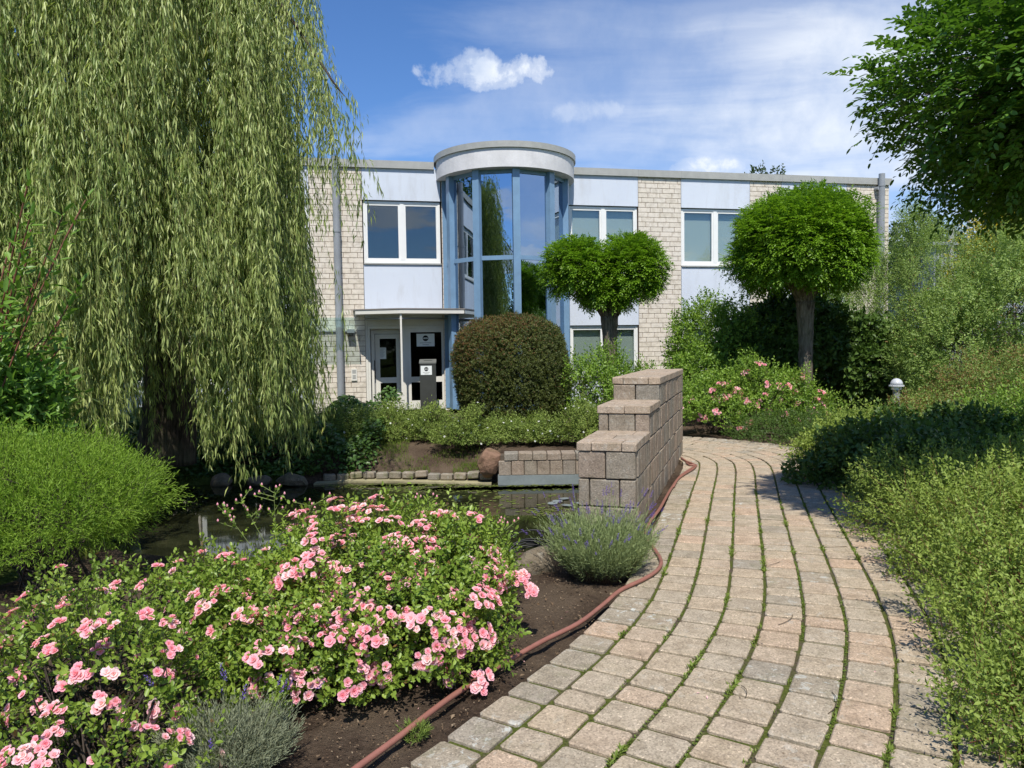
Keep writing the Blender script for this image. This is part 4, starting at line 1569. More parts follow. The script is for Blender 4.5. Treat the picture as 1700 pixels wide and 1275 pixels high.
# one long limb reaching right over the roof corner
s = np.array([-5.05, 10.75, 5.0]); e = np.array([-2.05, 9.6, 4.75]); md = np.array([-3.5, 10.2, 6.5])
tree_trunk([tuple(s), tuple(md), tuple(e)], [0.07, 0.03, 0.008], 'bark_dark', wt, wb, 'branch', 7)
S0, HL = [], []
for (s, md, e) in tips:
    for q in range(17):
        t = rng.uniform(0.35, 1.0)
        p = s*(1-t)**2+2*md*t*(1-t)*1.0+e*t*t
        off = rng.normal(0, 0.30, 2)
        p = p + np.array([off[0], off[1], rng.uniform(-.3, .25)])
        S0.append(p)
for (x, y, z, n) in [(-3.0, 9.8, 6.0, 8), (-2.75, 9.7, 5.6, 9), (-2.5, 9.7, 5.2, 9), (-2.3, 9.6, 4.9, 7), (-2.1, 9.5, 4.6, 5)]:
    for q in range(n):
        S0.append(np.array([x+rng.normal(0, 0.12), y+rng.normal(0, 0.15), z+rng.uniform(-.1, .2)]))
        HL.append(len(S0)-1)
nreg = len(S0)
# many strands on the sunny camera side
BTM = {}
for q in range(300):                                    # tufts: each a handful of strands from one twig
    a = rng.uniform(-2.95, 0.05)
    zt = rng.uniform(1.9, 7.6)
    if a < -2.2 and zt > 4.2 and rng.random() < 0.8:
        continue
    rr = rng.uniform(2.05, 2.72)*(1+0.05*math.sin(a*9)+0.04*math.sin(a*23)) + 0.25*math.sin(zt*2+a*7)
    c = np.array([WC[0]+rr*math.cos(a), WC[1]+rr*math.sin(a), zt])
    drop = rng.uniform(1.3, 4.6)
    for j in range(int(rng.integers(5, 14))):
        BTM[len(S0)] = max(0.35+0.35*math.sin(a*11)+rng.uniform(0, .6), zt-drop*rng.uniform(0.75, 1.05))
        S0.append(c+np.array([rng.normal(0, 0.085), rng.normal(0, 0.085), rng.normal(0, 0.14)]))
S0 = np.array(S0)
ns = len(S0)
aa = np.arctan2(S0[:, 1]-WC[1], S0[:, 0]-WC[0])
bottom = 0.62 + 0.36*np.sin(aa*5.0+1.0) + 0.30*np.sin(aa*13) + np.abs(rng.normal(0, 0.5, ns)) + (rng.random(ns) < 0.45)*rng.uniform(0, 3.5, ns)
# the gap in the curtain low down near the trunk
for k, v_ in BTM.items():
    bottom[k] = v_
gap = (np.abs(aa+0.82) < 0.17)
bottom = np.where(gap, np.maximum(bottom, 1.25+rng.uniform(0, 1.1, ns)), bottom)
for k in HL:
    bottom[k] = S0[k, 2]-rng.uniform(0.8, 1.75)
length = np.clip(S0[:, 2]-bottom, 0.6, 7)
K = 46
t = (np.arange(K)+0.5)/K
outw = np.c_[np.cos(aa), np.sin(aa)]
sw = rng.normal(0, 0.08, (ns, 2)); ph = rng.uniform(0, 6.28, (ns, 2)); fr = rng.uniform(1.5, 4.0, (ns, 2))
def strand(tt):
    """points along all strands at parameters tt"""
    x = S0[:, None, 0] + outw[:, None, 0]*0.22*np.sqrt(tt)[None] + sw[:, None, 0]*tt*2.0 + 0.05*np.sin(tt*fr[:, None, 0]*3+ph[:, None, 0])
    y = S0[:, None, 1] + outw[:, None, 1]*0.22*np.sqrt(tt)[None] + sw[:, None, 1]*tt*2.0 + 0.05*np.sin(tt*fr[:, None, 1]*3+ph[:, None, 1])
    z = S0[:, None, 2] + 0.10*np.sin(np.minimum(tt*6, 3.14))[None] - tt[None]*length[:, None]
    return np.stack([x, y, z], -1)
PP, AA, NNv, TT, LL_ = [], [], [], [], []
stp = strand(np.linspace(0, 1, 9))
for i0 in range(0, ns, 400):
    sl_i = slice(i0, min(ns, i0+400))
    cnt = np.ceil(length[sl_i]/0.026).astype(int)
    idx = np.repeat(np.arange(ns)[sl_i], cnt)
    tt = rng.random(len(idx))
    x = S0[idx, 0] + outw[idx, 0]*0.22*np.sqrt(tt) + sw[idx, 0]*tt*2 + 0.05*np.sin(tt*fr[idx, 0]*3+ph[idx, 0])
    y = S0[idx, 1] + outw[idx, 1]*0.22*np.sqrt(tt) + sw[idx, 1]*tt*2 + 0.05*np.sin(tt*fr[idx, 1]*3+ph[idx, 1])
    z = S0[idx, 2] + 0.10*np.sin(np.minimum(tt*6, 3.14)) - tt*length[idx]
    p = np.c_[x, y, z]
    an = rng.uniform(0, 6.28, len(idx)); op = rng.uniform(0.08, 0.62, len(idx))*np.where(rng.random(len(idx)) < 0.15, 1.8, 1.0)
    A = np.c_[np.cos(an)*np.sin(op), np.sin(an)*np.sin(op), -np.cos(op)]
    # short side shoots
    sh = rng.random(len(idx)) < 0.35
    p = p + np.where(sh[:, None], np.c_[np.cos(an), np.sin(an), -0.6*np.ones(len(an))]*rng.uniform(0.02, 0.10, (len(idx), 1)), 0)
    PP.append(p); AA.append(A); NNv.append(rng.normal(0, 0.5, A.shape)+np.c_[np.cos(an), np.sin(an), np.full(len(an), 0.6)])
    TT.append(0.12+0.6*((np.floor(idx/7)*0.618) % 1)+rng.normal(0, 0.16, len(idx)))
P = np.concatenate(PP); A = np.concatenate(AA); N = np.concatenate(NNv); tint = np.minimum(np.concatenate(TT), 0.87)
tint[rng.random(len(tint)) < 0.004] = 1.0
Ls = rng.uniform(0.06, 0.145, len(P))
make_leaves('foliage', P, A, N, Ls, Ls*0.14, M['willow'], tint, wt, base=wb, fold=0.2, droop=0.15)
a = stp[:, :-1].reshape(-1, 3); b_ = stp[:, 1:].reshape(-1, 3)
twig_mesh(rng, a, b_, 0.0022, 0.002, wb, 'hanging_twigs', M['stem_yellow'], wt)


def far_tree(name, label, base, lobes, n, mat='fartree', L=0.16, h=None, group=None, cat='tree', bark_='bark_dark', tr=0.18, m=6, ln=0.7, lump=0.16, trunk=True):
    rng = RNG()
    root = thing(name, label, cat, base, 0, group)
    c0 = lobes[0][0]
    if trunk:
        tree_trunk([base, (base[0], base[1], (base[2]+c0[2])/2), (c0[0], c0[1], c0[2])], [tr*1.2, tr, tr*0.4], bark_, root, base, sides=8)
    P, N = [], []
    for (c, r) in lobes:
        p, nn, q = shell(rng, n//len(lobes), c, r, lump, 0.5, -0.85, 2.0, (2.5, 8))
        P.append(p); N.append(nn)
    P = np.concatenate(P); N = np.concatenate(N)
    dirs = N + rng.normal(0, 0.5, N.shape)+np.array([0, 0, 0.2])
    lens = ln*rng.uniform(0.5, 1.2, len(P))
    lp, la, lnn, own = sprays(rng, P-norm(dirs)*lens[:, None]*0.5, dirs, lens, m, 0.9, 0.1)
    tw = rng.random(len(P))
    tint = np.minimum(0.25+0.5*tw[own]+rng.normal(0, 0.1, len(own)), 1)
    Ls = L*rng.uniform(0.7, 1.2, len(lp))
    make_leaves('crown', lp, la, lnn, Ls, Ls*0.55, M[mat], tint, root, base=base)
    return root


far_tree('broadleaf_tree', 'dark tree behind the willow at the upper left', (-12.5, 17.5, 0), [((-12.5, 17.5, 5.5), (3.4, 3, 4.6)), ((-10.8, 16.5, 2.6), (2.2, 2, 2.6))], 9000, 'dark', 0.14)
far_tree('broadleaf_tree', 'loose tree top rising behind the flat roof', (13.0, 38.0, 0), [((12.9, 38, 9.2), (1.1, 1.2, 1.0)), ((11.6, 38, 8.9), (0.5, 0.7, 0.5)), ((8.4, 38, 8.9), (0.4, 0.5, 0.35))], 1100, 'fartree', 0.16, ln=0.5, lump=0.3)
far_tree('broadleaf_tree', 'dark green tree beyond the right end of the office building', (17.4, 32.0, 0), [((17.4, 32, 5.3), (1.5, 1.5, 1.9)), ((18.8, 32, 4.8), (1.2, 1.2, 1.2))], 1800, 'fartree', 0.17)
far_tree('golden_tree', 'bright yellow-leaved tree above the shrubs at the far right', (12.6, 18.0, 0), [((12.35, 18, 4.0), (1.25, 1.2, 1.1)), ((11.7, 17.8, 3.2), (1.0, 1, 0.9)), ((13.2, 18.3, 4.6), (1.2, 1.2, 1.0)), ((11.6, 17.2, 4.0), (0.8, 0.7, 0.75))], 5200, 'yellow', 0.085, ln=0.35)
# trees standing behind the viewer, seen mirrored in the tower windows and the pond
far_tree('broadleaf_tree', 'broad tree behind the viewpoint, mirrored in the lower tower window', (12.0, -38, 0), [((12, -38, 4.6), (4.0, 4, 4.2))], 3000, 'fartree', 0.26)
far_tree('broadleaf_tree', 'wide low tree behind the viewpoint, mirrored in the left tower window', (-14.0, -40, 0), [((-14, -40, 3.8), (6.0, 4, 4.0)), ((-24, -40, 3.4), (6, 4, 3.6))], 3200, 'fartree', 0.26)

# ------------------------------------------------------------------ shrubs
P4 = 'low potentilla bushes in front of the building'
pot = dict(length=0.17, m=8, L=0.034, Wd=0.017, lump=0.24, up=0.45, nstem=40, group=P4, depth=0.45)
row = [((-3.15, 13.3, 0.12), (0.75, 0.50, 0.42), 'leftmost low shrub beside the willow curtain, half in shade', 1500),
       ((-2.1, 13.2, 0.12), (0.50, 0.50, 0.42), 'low shrub with white flowers left of the door post', 1500),
       ((-1.42, 12.95, 0.10), (0.36, 0.40, 0.44), 'small round low shrub in front of the entrance door', 1200),
       ((-0.82, 12.2, 0.0), (0.46, 0.45, 0.47), 'low shrub nearest the pond edging, left of the boulder', 1700),
       ((-0.15, 12.5, 0.02), (0.50, 0.42, 0.36), 'low shrub with white flowers behind the boulder', 1500),
       ((0.52, 12.4, 0.02), (0.48, 0.42, 0.34), 'low shrub above the retaining wall, dotted with white flowers', 1500),
       ((1.25, 12.3, 0.10), (0.44, 0.48, 0.52), 'low shrub tucked against the left side of the stepped wall', 1700)]


def dots(root, base, P, N, rng, k, mat='white_petal', size=0.028, name='blossom', cond=None):
    """little five-petal flowers on the outer twigs, each a part"""
    V = []
    key = (mat, size)
    mb = MB()
    for i in range(5):
        a = i*1.2566
        c, s = math.cos(a), math.sin(a)
        def rt(x, y, z): return (c*x-s*y, s*x+c*y, z)
        mb.add([(0, 0, 0), rt(size*0.5, -size*0.28, size*0.12), rt(size*0.62, 0, size*0.14), rt(size*0.5, size*0.28, size*0.12)], [(0, 1, 2), (0, 2, 3)], 0.3+0.1*i)
    me = mb.mesh(name, M[mat])
    ok = np.where((N[:, 2] > -0.1) & (N[:, 1] < 0.5))[0]
    for j in rng.choice(ok, min(k, len(ok)), replace=False):
        o = bpy.data.objects.new(name, me); C.objects.link(o); o.parent = root
        o.location = tuple(P[j]+N[j]*0.05-np.array(base))
        o.rotation_euler = Vector(N[j]+rng.normal(0, 0.2, 3)+np.array([0, -0.3, 0.3])).to_track_quat('Z', 'Y').to_euler()


rngf = RNG()
for (c, r, lab, n) in row:
    q = bush('low_shrub', lab, 'shrub', 'potentd', [(c, r)], n, tintb=0.12, **pot)
    dots(q[0], q[4], q[1], q[2], rngf, 16)
# clipped yew
bush('clipped_yew', 'tall clipped dark evergreen bush with reddish tips in front of the glass tower', 'shrub', 'yew',
     [((0.0, 14.2, 1.02), (1.06, 0.92, 1.10))], 20000, length=0.10, m=9, L=0.038, Wd=0.015, ang=1.05, lump=0.035, up=0.25, depth=0.30, zlow=-0.9, sup=3.4,
     stem='stem_dark', nstem=60, redtop=(-0.1, 1.7), jit=0.2)
bush('leafy_shrub', 'fresh green leafy shrub between the clipped evergreen and the stepped wall', 'shrub', 'mid',
     [((1.35, 14.0, 0.5), (0.7, 0.6, 0.72)), ((2.15, 13.9, 0.55), (0.7, 0.6, 0.70)), ((1.8, 14.3, 0.7), (0.55, 0.5, 0.85))], 2400, length=0.28, m=8, L=0.055, Wd=0.030, lump=0.22, up=0.5, nstem=60, out=0.3)
# behind the wall on the right
bush('tall_green_shrub', 'light green shrub leaning on the brick pier beside the path bend', 'shrub', 'mid',
     [((4.35, 15.8, 1.3), (1.05, 0.8, 1.25)), ((3.85, 15.3, 0.7), (0.7, 0.7, 0.9))], 4200, length=0.26, m=8, L=0.062, Wd=0.036, lump=0.17, up=0.4, nstem=50, out=0.3, zlow=-0.6)
bush('dark_viburnum', 'big dark glossy-leaved shrub behind the trunk of the ball robinia', 'shrub', 'dark',
     [((6.05, 15.9, 1.25), (1.75, 1.2, 1.35)), ((7.1, 15.2, 0.95), (0.85, 0.9, 1.15)), ((5.3, 15.4, 0.9), (0.9, 0.8, 1.0))], 8500, length=0.26, m=7, L=0.12, Wd=0.062, lump=0.12, up=-0.15, droop=0.15, nstem=50, zlow=-0.7)
bush('feathery_shrub', 'tall yellowish green feathery shrub beyond the dark glossy shrub', 'shrub', 'olive',
     [((8.0, 17.2, 2.2), (1.5, 1.2, 1.7)), ((9.2, 16.6, 2.5), (1.3, 1.2, 1.5)), ((8.75, 16.4, 3.9), (0.30, 0.3, 0.85))], 9000, length=0.42, m=12, L=0.045, Wd=0.016, lump=0.2, up=0.5, nstem=70, out=0.4, zlow=-0.8, stem_r=0.011)
bush('arching_shrub', 'huge grey green small-leaved shrub filling the right side behind the bollard lamp', 'shrub', 'olive',
     [((8.9, 13.2, 1.5), (1.7, 1.4, 1.75)), ((10.6, 14.2, 1.9), (1.9, 1.5, 1.9)), ((7.7, 12.9, 1.0), (0.95, 0.9, 1.2))], 14000, length=0.34, m=12, L=0.050, Wd=0.024, lump=0.20, up=0.3, nstem=90, out=0.35, zlow=-0.5, stem_r=0.010, tintb=-0.02)
bush('bronze_shrub', 'bronze tinged shrub with tiny leaves to the right of the bollard lamp', 'shrub', 'olive',
     [((7.6, 10.9, 0.65), (1.5, 1.0, 0.85)), ((6.6, 10.9, 0.4), (0.8, 0.8, 0.55)), ((5.65, 10.35, 0.35), (0.6, 0.35, 0.47))], 7500, length=0.2, m=9, L=0.032, Wd=0.016, lump=0.2, up=0.25, nstem=60, redtop=(7.6, 1.3), out=0.3, tintb=-0.05)
q = bush('distant_rose_bush', 'rose bush with fading pink flowers where the path bends out of sight', 'rose bush', 'mid',
     [((3.55, 13.35, 0.40), (0.75, 0.6, 0.62)), ((4.5, 13.3, 0.45), (0.85, 0.7, 0.75)), ((5.1, 13.1, 0.3), (0.6, 0.5, 0.45))], 3600, length=0.24, m=8, L=0.048, Wd=0.026, lump=0.2, up=0.4, nstem=50, out=0.3, tintb=0.1)
rose_far = q
bush('cotoneaster', 'low flat dark green groundcover shrub edging the outer bend of the path', 'shrub', 'dark',
     [((4.75, 12.2, 0.05), (1.25, 0.75, 0.43)), ((5.9, 11.9, 0.05), (1.2, 0.9, 0.42)), ((4.75, 11.4, 0.0), (0.75, 0.6, 0.36))], 7000, length=0.12, m=9, L=0.024, Wd=0.012, lump=0.09, up=0.3, nstem=30, tintb=0.10)
bush('pale_leafy_shrub', 'small pale yellow-green shrub spilling towards the path edge', 'shrub', 'potent',
     [((4.45, 9.7, 0.12), (0.62, 0.70, 0.46)), ((5.3, 10.6, 0.15), (0.8, 0.6, 0.5))], 3000, length=0.2, m=8, L=0.045, Wd=0.026, lump=0.2, up=0.4, nstem=40, out=0.3)
bush('dark_geranium', 'dark green broad-leaved shrub overhanging the right path edge', 'shrub', 'dark',
     [((4.25, 8.1, 0.15), (1.0, 0.95, 0.50)), ((5.2, 8.9, 0.15), (1.1, 1.0, 0.55)), ((4.15, 7.1, 0.15), (0.80, 0.7, 0.48))], 5600, length=0.2, m=7, L=0.062, Wd=0.042, lump=0.14, up=0.3, nstem=40, tintb=0.12)
bush('shaded_shrub', 'dark soft shrub mass in the shade of the overhanging robinia', 'shrub', 'mid',
     [((6.4, 8.6, 0.3), (1.3, 1.1, 0.75)), ((7.8, 9.0, 0.45), (1.4, 1.2, 0.8)), ((5.6, 6.9, 0.25), (1.0, 0.9, 0.70)), ((7.0, 6.8, 0.3), (1.2, 1.1, 0.8))], 7500, length=0.25, m=9, L=0.045, Wd=0.020, lump=0.17, up=0.6, nstem=60, out=0.4)
q = bush('potentilla', 'bright yellow-green small-leaved shrub bulging over the path at the right', 'shrub', 'potent',
     [((3.70, 5.9, 0.22), (0.90, 0.85, 0.48)), ((4.2, 4.9, 0.28), (1.0, 0.9, 0.58)), ((3.20, 4.75, 0.18), (0.82, 0.80, 0.50)), ((2.95, 3.85, 0.15), (0.80, 0.70, 0.46)), ((2.55, 3.30, 0.05), (0.58, 0.5, 0.38))], 12500,
     length=0.22, m=11, L=0.029, Wd=0.0135, lump=0.20, up=0.45, nstem=160, out=0.35, depth=0.45, zlow=-0.6, stem='stem_red', stem_r=0.004)
dots(q[0], q[4], q[1], q[2], rngf, 1, size=0.045)
bush('potentilla', 'lower leafy shrub with reddish twigs in the bottom right corner', 'shrub', 'potent',
     [((2.10, 2.75, 0.03), (0.46, 0.42, 0.30)), ((2.65, 2.9, 0.1), (0.6, 0.5, 0.38))], 3400, length=0.18, m=10, L=0.026, Wd=0.012, lump=0.18, up=0.45, nstem=60, out=0.35, zlow=-0.5, stem='stem_red', stem_r=0.004)

# left side
bush('feathery_bush', 'rounded bright green feathery bush left of the pond on dark bare stems', 'shrub', 'bright',
     [((-3.38, 5.3, 0.58), (0.86, 0.75, 0.37)), ((-3.15, 5.0, 0.45), (0.60, 0.55, 0.32)), ((-4.0, 5.2, 0.62), (0.8, 0.7, 0.38))], 9500, length=0.22, m=13, L=0.034, Wd=0.0055, ang=0.55, lump=0.17, up=0.35,
     depth=0.45, zlow=-0.55, stem='stem_dark', nstem=110, out=0.4, stem_r=0.006)
# broad leaved shrub close at the left edge
rng = RNG()
base = (-4.75, 6.3, -0.05)
bl = thing('broadleaf_shrub', 'close tall shrub with long pointed leaves on red stems at the left edge', 'shrub', base)
A_, B_, R0, D0, LN = [], [], [], [], []
for k in range(60):
    sx, sy = base[0]+rng.normal(0, 0.10), base[1]+rng.normal(0, 0.15)
    ex, ey = sx+rng.uniform(-0.9, 0.95), sy+rng.uniform(-0.5, 0.5)
    ez = rng.uniform(1.6, 3.05)
    p0 = np.array([sx, sy, 0]); p2 = np.array([ex, ey, ez]); p1 = np.array([sx*0.65+ex*0.35, sy*0.65+ey*0.35, ez*0.55])
    pts = [p0*(1-t)**2+2*p1*t*(1-t)+p2*t*t for t in np.linspace(0, 1, 9)]
    for a, b in zip(pts[:-1], pts[1:]):
        A_.append(a); B_.append(b)
    R0.append(pts[3]); D0.append(pts[8]-pts[3]); LN.append(np.linalg.norm(pts[8]-pts[3]))
R0 = np.array(R0); D0 = np.array(D0); LN = np.array(LN)
twig_mesh(rng, A_, B_, 0.008, 0.006, base, 'stems', M['stem_red'], bl, 5)
lp, la, ln_, own = sprays(rng, R0, D0, LN*1.03, 42, 0.85, 0.0, 'spiral', 0.22, 0.0)
Ls = rng.uniform(0.09, 0.15, len(lp))
make_leaves('foliage', lp, la, ln_, Ls, Ls*0.30, M['broad'], 0.3+0.5*rng.random(len(lp)), bl, True, base=base, fold=0.3)
bush('broadleaf_shrub', 'dark leafy shrub low at the left edge below the red stemmed shrub', 'shrub', 'broad', [((-4.9, 6.5, 0.9), (0.95, 0.6, 0.75))], 1500, length=0.3, m=8, L=0.09, Wd=0.034, oval=True, nstem=20, stem='stem_red', lump=0.2)

# ivy and shaded ground cover on the bank under the willow
rng = RNG()
n = 30000
x = rng.uniform(-8.0, -2.15, n); y = rng.uniform(11.2, 15.0, n)
h = 0.30 + 0.20*np.sin(x*2.1+1)*np.cos(y*1.7) + 0.12*np.sin(x*5+y*3)
sdp = poly_sd(x, y, POND)
ok = (sdp > 0.08) & (rng.random(n) < np.clip((-1.9-x)/0.7, 0, 1))
x, y, h, sdp = x[ok], y[ok], h[ok], sdp[ok]
h = h*np.clip(sdp/0.35, 0.15, 1.5)
z = gz(x, y)+h*(1-0.6*rng.random(len(x))**2)
Pv = np.c_[x, y, z]
an = rng.uniform(0, 6.28, len(x))
A = np.c_[np.cos(an), np.sin(an), rng.normal(-0.1, 0.35, len(x))]
Ls = rng.uniform(0.04, 0.09, len(x))
tint = 0.45+0.35*np.sin(x*3)*np.sin(y*2.3)+rng.normal(0, 0.2, len(x))
o = make_leaves('ground_cover', Pv, A, np.c_[rng.normal(0, .5, len(x)), rng.normal(-0.4, .5, len(x)), np.ones(len(x))], Ls, Ls*0.8, M['ivy'], tint, None, True)
tag(o, 'dark leafy ground cover on the shaded bank under the willow', 'ground cover')


def grass(name, label, X0, X1, Y0, Y1, n, hh, mask=None, mat='grass', tintb=0.4):
    rng = RNG()
    x = rng.uniform(X0, X1, n); y = rng.uniform(Y0, Y1, n)
    ok = poly_sd(x, y, POND) > 0.05
    if mask is not None:
        ok &= mask(x, y)
    x, y = x[ok], y[ok]
    P = np.c_[x, y, gz(x, y)]
    an = rng.uniform(0, 6.28, len(x)); op = np.abs(rng.normal(0.35, 0.3, len(x)))
    A = np.c_[np.cos(an)*np.sin(op), np.sin(an)*np.sin(op), np.cos(op)]
    L = hh*rng.uniform(0.5, 1.3, len(x))
    o = make_leaves(name, P, A, np.c_[np.cos(an+1.5), np.sin(an+1.5), 0.2*np.ones(len(x))], L, 0.004+L*0.05, M[mat], tintb+rng.normal(0, 0.2, len(x)), None)
    tag(o, label, 'grass')
    return o


grass('grass', 'short sunlit grass on the bank left of the pond', -9, -3.3, 5.5, 11.5, 42000, 0.07, tintb=0.6)
grass('grass', 'patchy grass on the bare slope below the low shrubs', -3.6, -0.5, 11.7, 13.0, 9000, 0.06,
      lambda x, y: (np.sin(x*2.3+1.0)*np.sin(y*3.1)+np.sin(x*5.3)*0.4 > -0.15) & (np.random.default_rng(4).random(len(x)) < np.clip((y-11.6)/1.0, 0.2, 1)))
grass('grass', 'fringe of grass and moss tufts hanging over the pond edging stones', -3.4, -0.5, 11.50, 11.75, 2600, 0.06, lambda x, y: np.sin(x*7.0) > -0.3)

# ------------------------------------------------------------------ roses
def rose_mesh(seed, r=0.022, full=True):
    """a semi-double rose: three whorls of cupped petals"""
    rng = np.random.default_rng(seed)
    mb = MB()
    for (cnt, rr, zz, tilt, wd) in ((5, 1.0, 0.0, 0.35, 0.72), (4, 0.72, 0.18, 0.75, 0.62), (3, 0.42, 0.30, 1.15, 0.5)):
        for i in range(cnt):
            a = i*6.283/cnt+rng.uniform(-.2, .2)+zz*5
            c, s = math.cos(a), math.sin(a)
            def rt(x, y, z): return ((c*x-s*y)*r, (s*x+c*y)*r, z*r)
            ct, st = math.cos(tilt), math.sin(tilt)
            j = lambda: rng.normal(0, 0.05)
            w = wd
            mb.add([rt(0.05, 0, zz*0.3), rt(rr*0.55*ct, -w*0.75, zz*.5+rr*0.5*st+j()), rt(rr*ct, -w*0.42, zz*.5+rr*0.85*st+j()), rt(rr*1.08*ct, w*0.1, zz*.5+rr*0.78*st+j()),
                    rt(rr*0.95*ct, w*0.5, zz*.5+rr*0.85*st+j()), rt(rr*0.55*ct, w*0.75, zz*.5+rr*0.5*st+j())], [(0, 1, 2, 3), (0, 3, 4, 5)], float(np.clip(0.35+0.25*(zz*2-0.3)*-1+rng.normal(0, 0.15), 0, 0.85)))
    return mb.mesh('rose_flower', M['petal'])


ROSES = [rose_mesh(60+i, 0.0265) for i in range(7)]
for i, rm in enumerate(ROSES):                          # some flowers paler, some deeper pink
    v = np.zeros(len(rm.attributes['tint'].data), np.float32)
    rm.attributes['tint'].data.foreach_get('value', v)
    v = np.clip(v+(-0.3, -0.15, -0.05, 0.05, 0.2, 0.45, -0.2)[i], 0, 0.9)
    rm.attributes['tint'].data.foreach_set('value', v)
BUDS = MB(); BUDS.lathe([(0.002, 0), (0.006, 0.006), (0.005, 0.012), (0.001, 0.018)], seg=6, t=0.2)
BUD = BUDS.mesh('rose_bud', M['petal'])


FLOWERS = {}


def rose_clusters(root, base, spots, rng, cmin, cmax, spread=0.045, scale=1.0, stems=True):
    A, B = [], []
    for (p, n) in spots:
        k = int(rng.integers(cmin, cmax+1))
        e1, e2 = perp(np.array([n]))
        for i in range(int(k*1.35)):
            rr = spread*math.sqrt((i+0.3)/6)*rng.uniform(0.85, 1.15)
            a = i*2.4+rng.uniform(-.4, .4)
            q = p + e1[0]*rr*math.cos(a) + e2[0]*rr*math.sin(a) + n*(0.02-rr*0.35+rng.uniform(-.006, .006))
            nn = norm(n + (q-p)*9 + rng.normal(0, 0.2, 3) + np.array([0, -0.15, 0.25]))
            s = scale*rng.uniform(0.55, 1.05)
            me = ROSES[int(rng.integers(7))]
            rot = Vector(nn).to_track_quat('Z', 'Y')
            cnt = FLOWERS.setdefault(root.name, [0, None])
            cnt[0] += 1
            if cnt[0] <= 300:
                o = bpy.data.objects.new('rose_flower', me); C.objects.link(o); o.parent = root
                o.location = tuple(q-np.array(base))
                o.rotation_euler = rot.to_euler()
                o.scale = (s, s, s*rng.uniform(0.8, 1.1))
            else:                                           # past 300: joined
                cnt[1] = cnt[1] or MB()
                mm = Matrix.Translation(tuple(q-np.array(base))) @ rot.to_matrix().to_4x4() @ Matrix.Scale(s, 4)
                b0 = len(cnt[1].v)
                cnt[1].add([mm @ v.co for v in me.vertices], [tuple(p.vertices) for p in me.polygons])
                cnt[1].t[b0:] = [a.value for a in me.attributes['tint'].data]
            A.append(p-n*0.10); B.append(q)
    if A:
        twig_mesh(rng, A, B, 0.002, 0.0014, base, 'flower_stalks', M['stem_green'], root)


def pick(P, N, rng, k, cond, mind=0.10):
    idx = np.where(cond(P, N))[0]
    rng.shuffle(idx)
    out = []
    for j in idx:
        if all(np.linalg.norm(P[j]-o[0]) > mind for o in out):
            out.append((P[j]+N[j]*0.03, N[j]))
        if len(out) >= k:
            break
    return out


rose = dict(length=0.15, m=10, L=0.029, Wd=0.0165, lump=0.12, up=0.35, depth=0.5, oval=True, ang=0.95, zlow=-0.6, stem='stem_dark', out=0.35)
q = bush('rose_bush', 'big bush of clustered pink roses between the pond and the path', 'rose bush', 'rose',
         [((-0.74, 4.15, 0.24), (0.70, 0.66, 0.40)), ((-0.40, 4.25, 0.22), (0.42, 0.58, 0.34)), ((-1.25, 3.85, 0.14), (0.50, 0.50, 0.33)), ((-0.62, 3.62, 0.18), (0.55, 0.40, 0.28)), ((-1.02, 3.38, 0.08), (0.42, 0.30, 0.24))], 7000, nstem=120, tintb=0.05, **rose)
rb, RP, RN, RQ, rbase = q
rng = RNG()
# dense on the crest and the right-hand shoulder, sparse on the left
c_all = pick(RP, RN, rng, 78, lambda P, N: (N[:, 2] > 0.0) & (N[:, 1] < 0.45) & (P[:, 0] > -1.2), 0.095)
rose_clusters(rb, rbase, c_all, rng, 4, 9, 0.06)
c_b = pick(RP, RN, rng, 40, lambda P, N: (N[:, 2] > -0.1) & (P[:, 0] <= -0.85) & (N[:, 1] < 0.5) & (P[:, 2] > 0.22), 0.12)
rose_clusters(rb, rbase, c_b, rng, 2, 6, 0.05)
c_c = pick(RP, RN, rng, 11, lambda P, N: (N[:, 2] < 0.35) & (N[:, 1] < -0.2) & (P[:, 2] > 0.10) & (P[:, 0] > -1.0), 0.17)
rose_clusters(rb, rbase, c_c, rng, 4, 8, 0.05)


def spot(px, py, D):
    d = _f*FPX + _rt*(px-850) - _up*(py-637.5)
    return CAM + d*(D/d[1])


for (px_, py_, D_) in [(880, 982, 3.95), (865, 962, 4.0), (800, 1130, 3.35), (765, 1060, 3.5), (757, 1085, 3.45), (745, 1118, 3.4), (585, 1060, 3.35), (610, 1115, 3.3), (560, 1045, 3.4)]:
    rose_clusters(rb, rbase, [(spot(px_, py_, D_), norm(np.array([0.3, -0.8, 0.45])))], rng, 4, 7, 0.042)
# bare budding shoots above the crest
A, B, bud = [], [], []
for (px_, py_, D_) in [(400, 830, 4.3), (455, 815, 4.3), (520, 835, 4.4), (375, 850, 4.2), (700, 830, 4.6), (840, 880, 4.5)]:
    tip = spot(px_, py_, D_)
    root_ = np.array([tip[0]+rng.uniform(-.1, .15), tip[1], 0.45])
    A.append(root_); B.append(tip)
    for k in range(9):
        f_ = rng.uniform(0.45, 1.0)
        a0 = root_*(1-f_)+tip*f_
        b0 = a0+np.array([rng.normal(0, 0.05), rng.normal(0, 0.05), rng.uniform(0.02, 0.06)])
        A.append(a0); B.append(b0); bud.append(b0)
twig_mesh(rng, A, B, 0.0028, 0.0016, rbase, 'budding_shoots', M['stem_green'], rb)
for p in bud:
    o = link_mesh('rose_bud', BUD, rb, tuple(p-np.array(rbase)))
sp_roots = np.array(A); lp, la, ln_, own = sprays(rng, sp_roots, np.array(B)-sp_roots, np.linalg.norm(np.array(B)-sp_roots, axis=1), 3, 0.9)
make_leaves('shoot_leaves', lp, la, ln_, 0.028, 0.017, M['rose'], rng.random(len(lp))*0.7, rb, True, base=rbase)

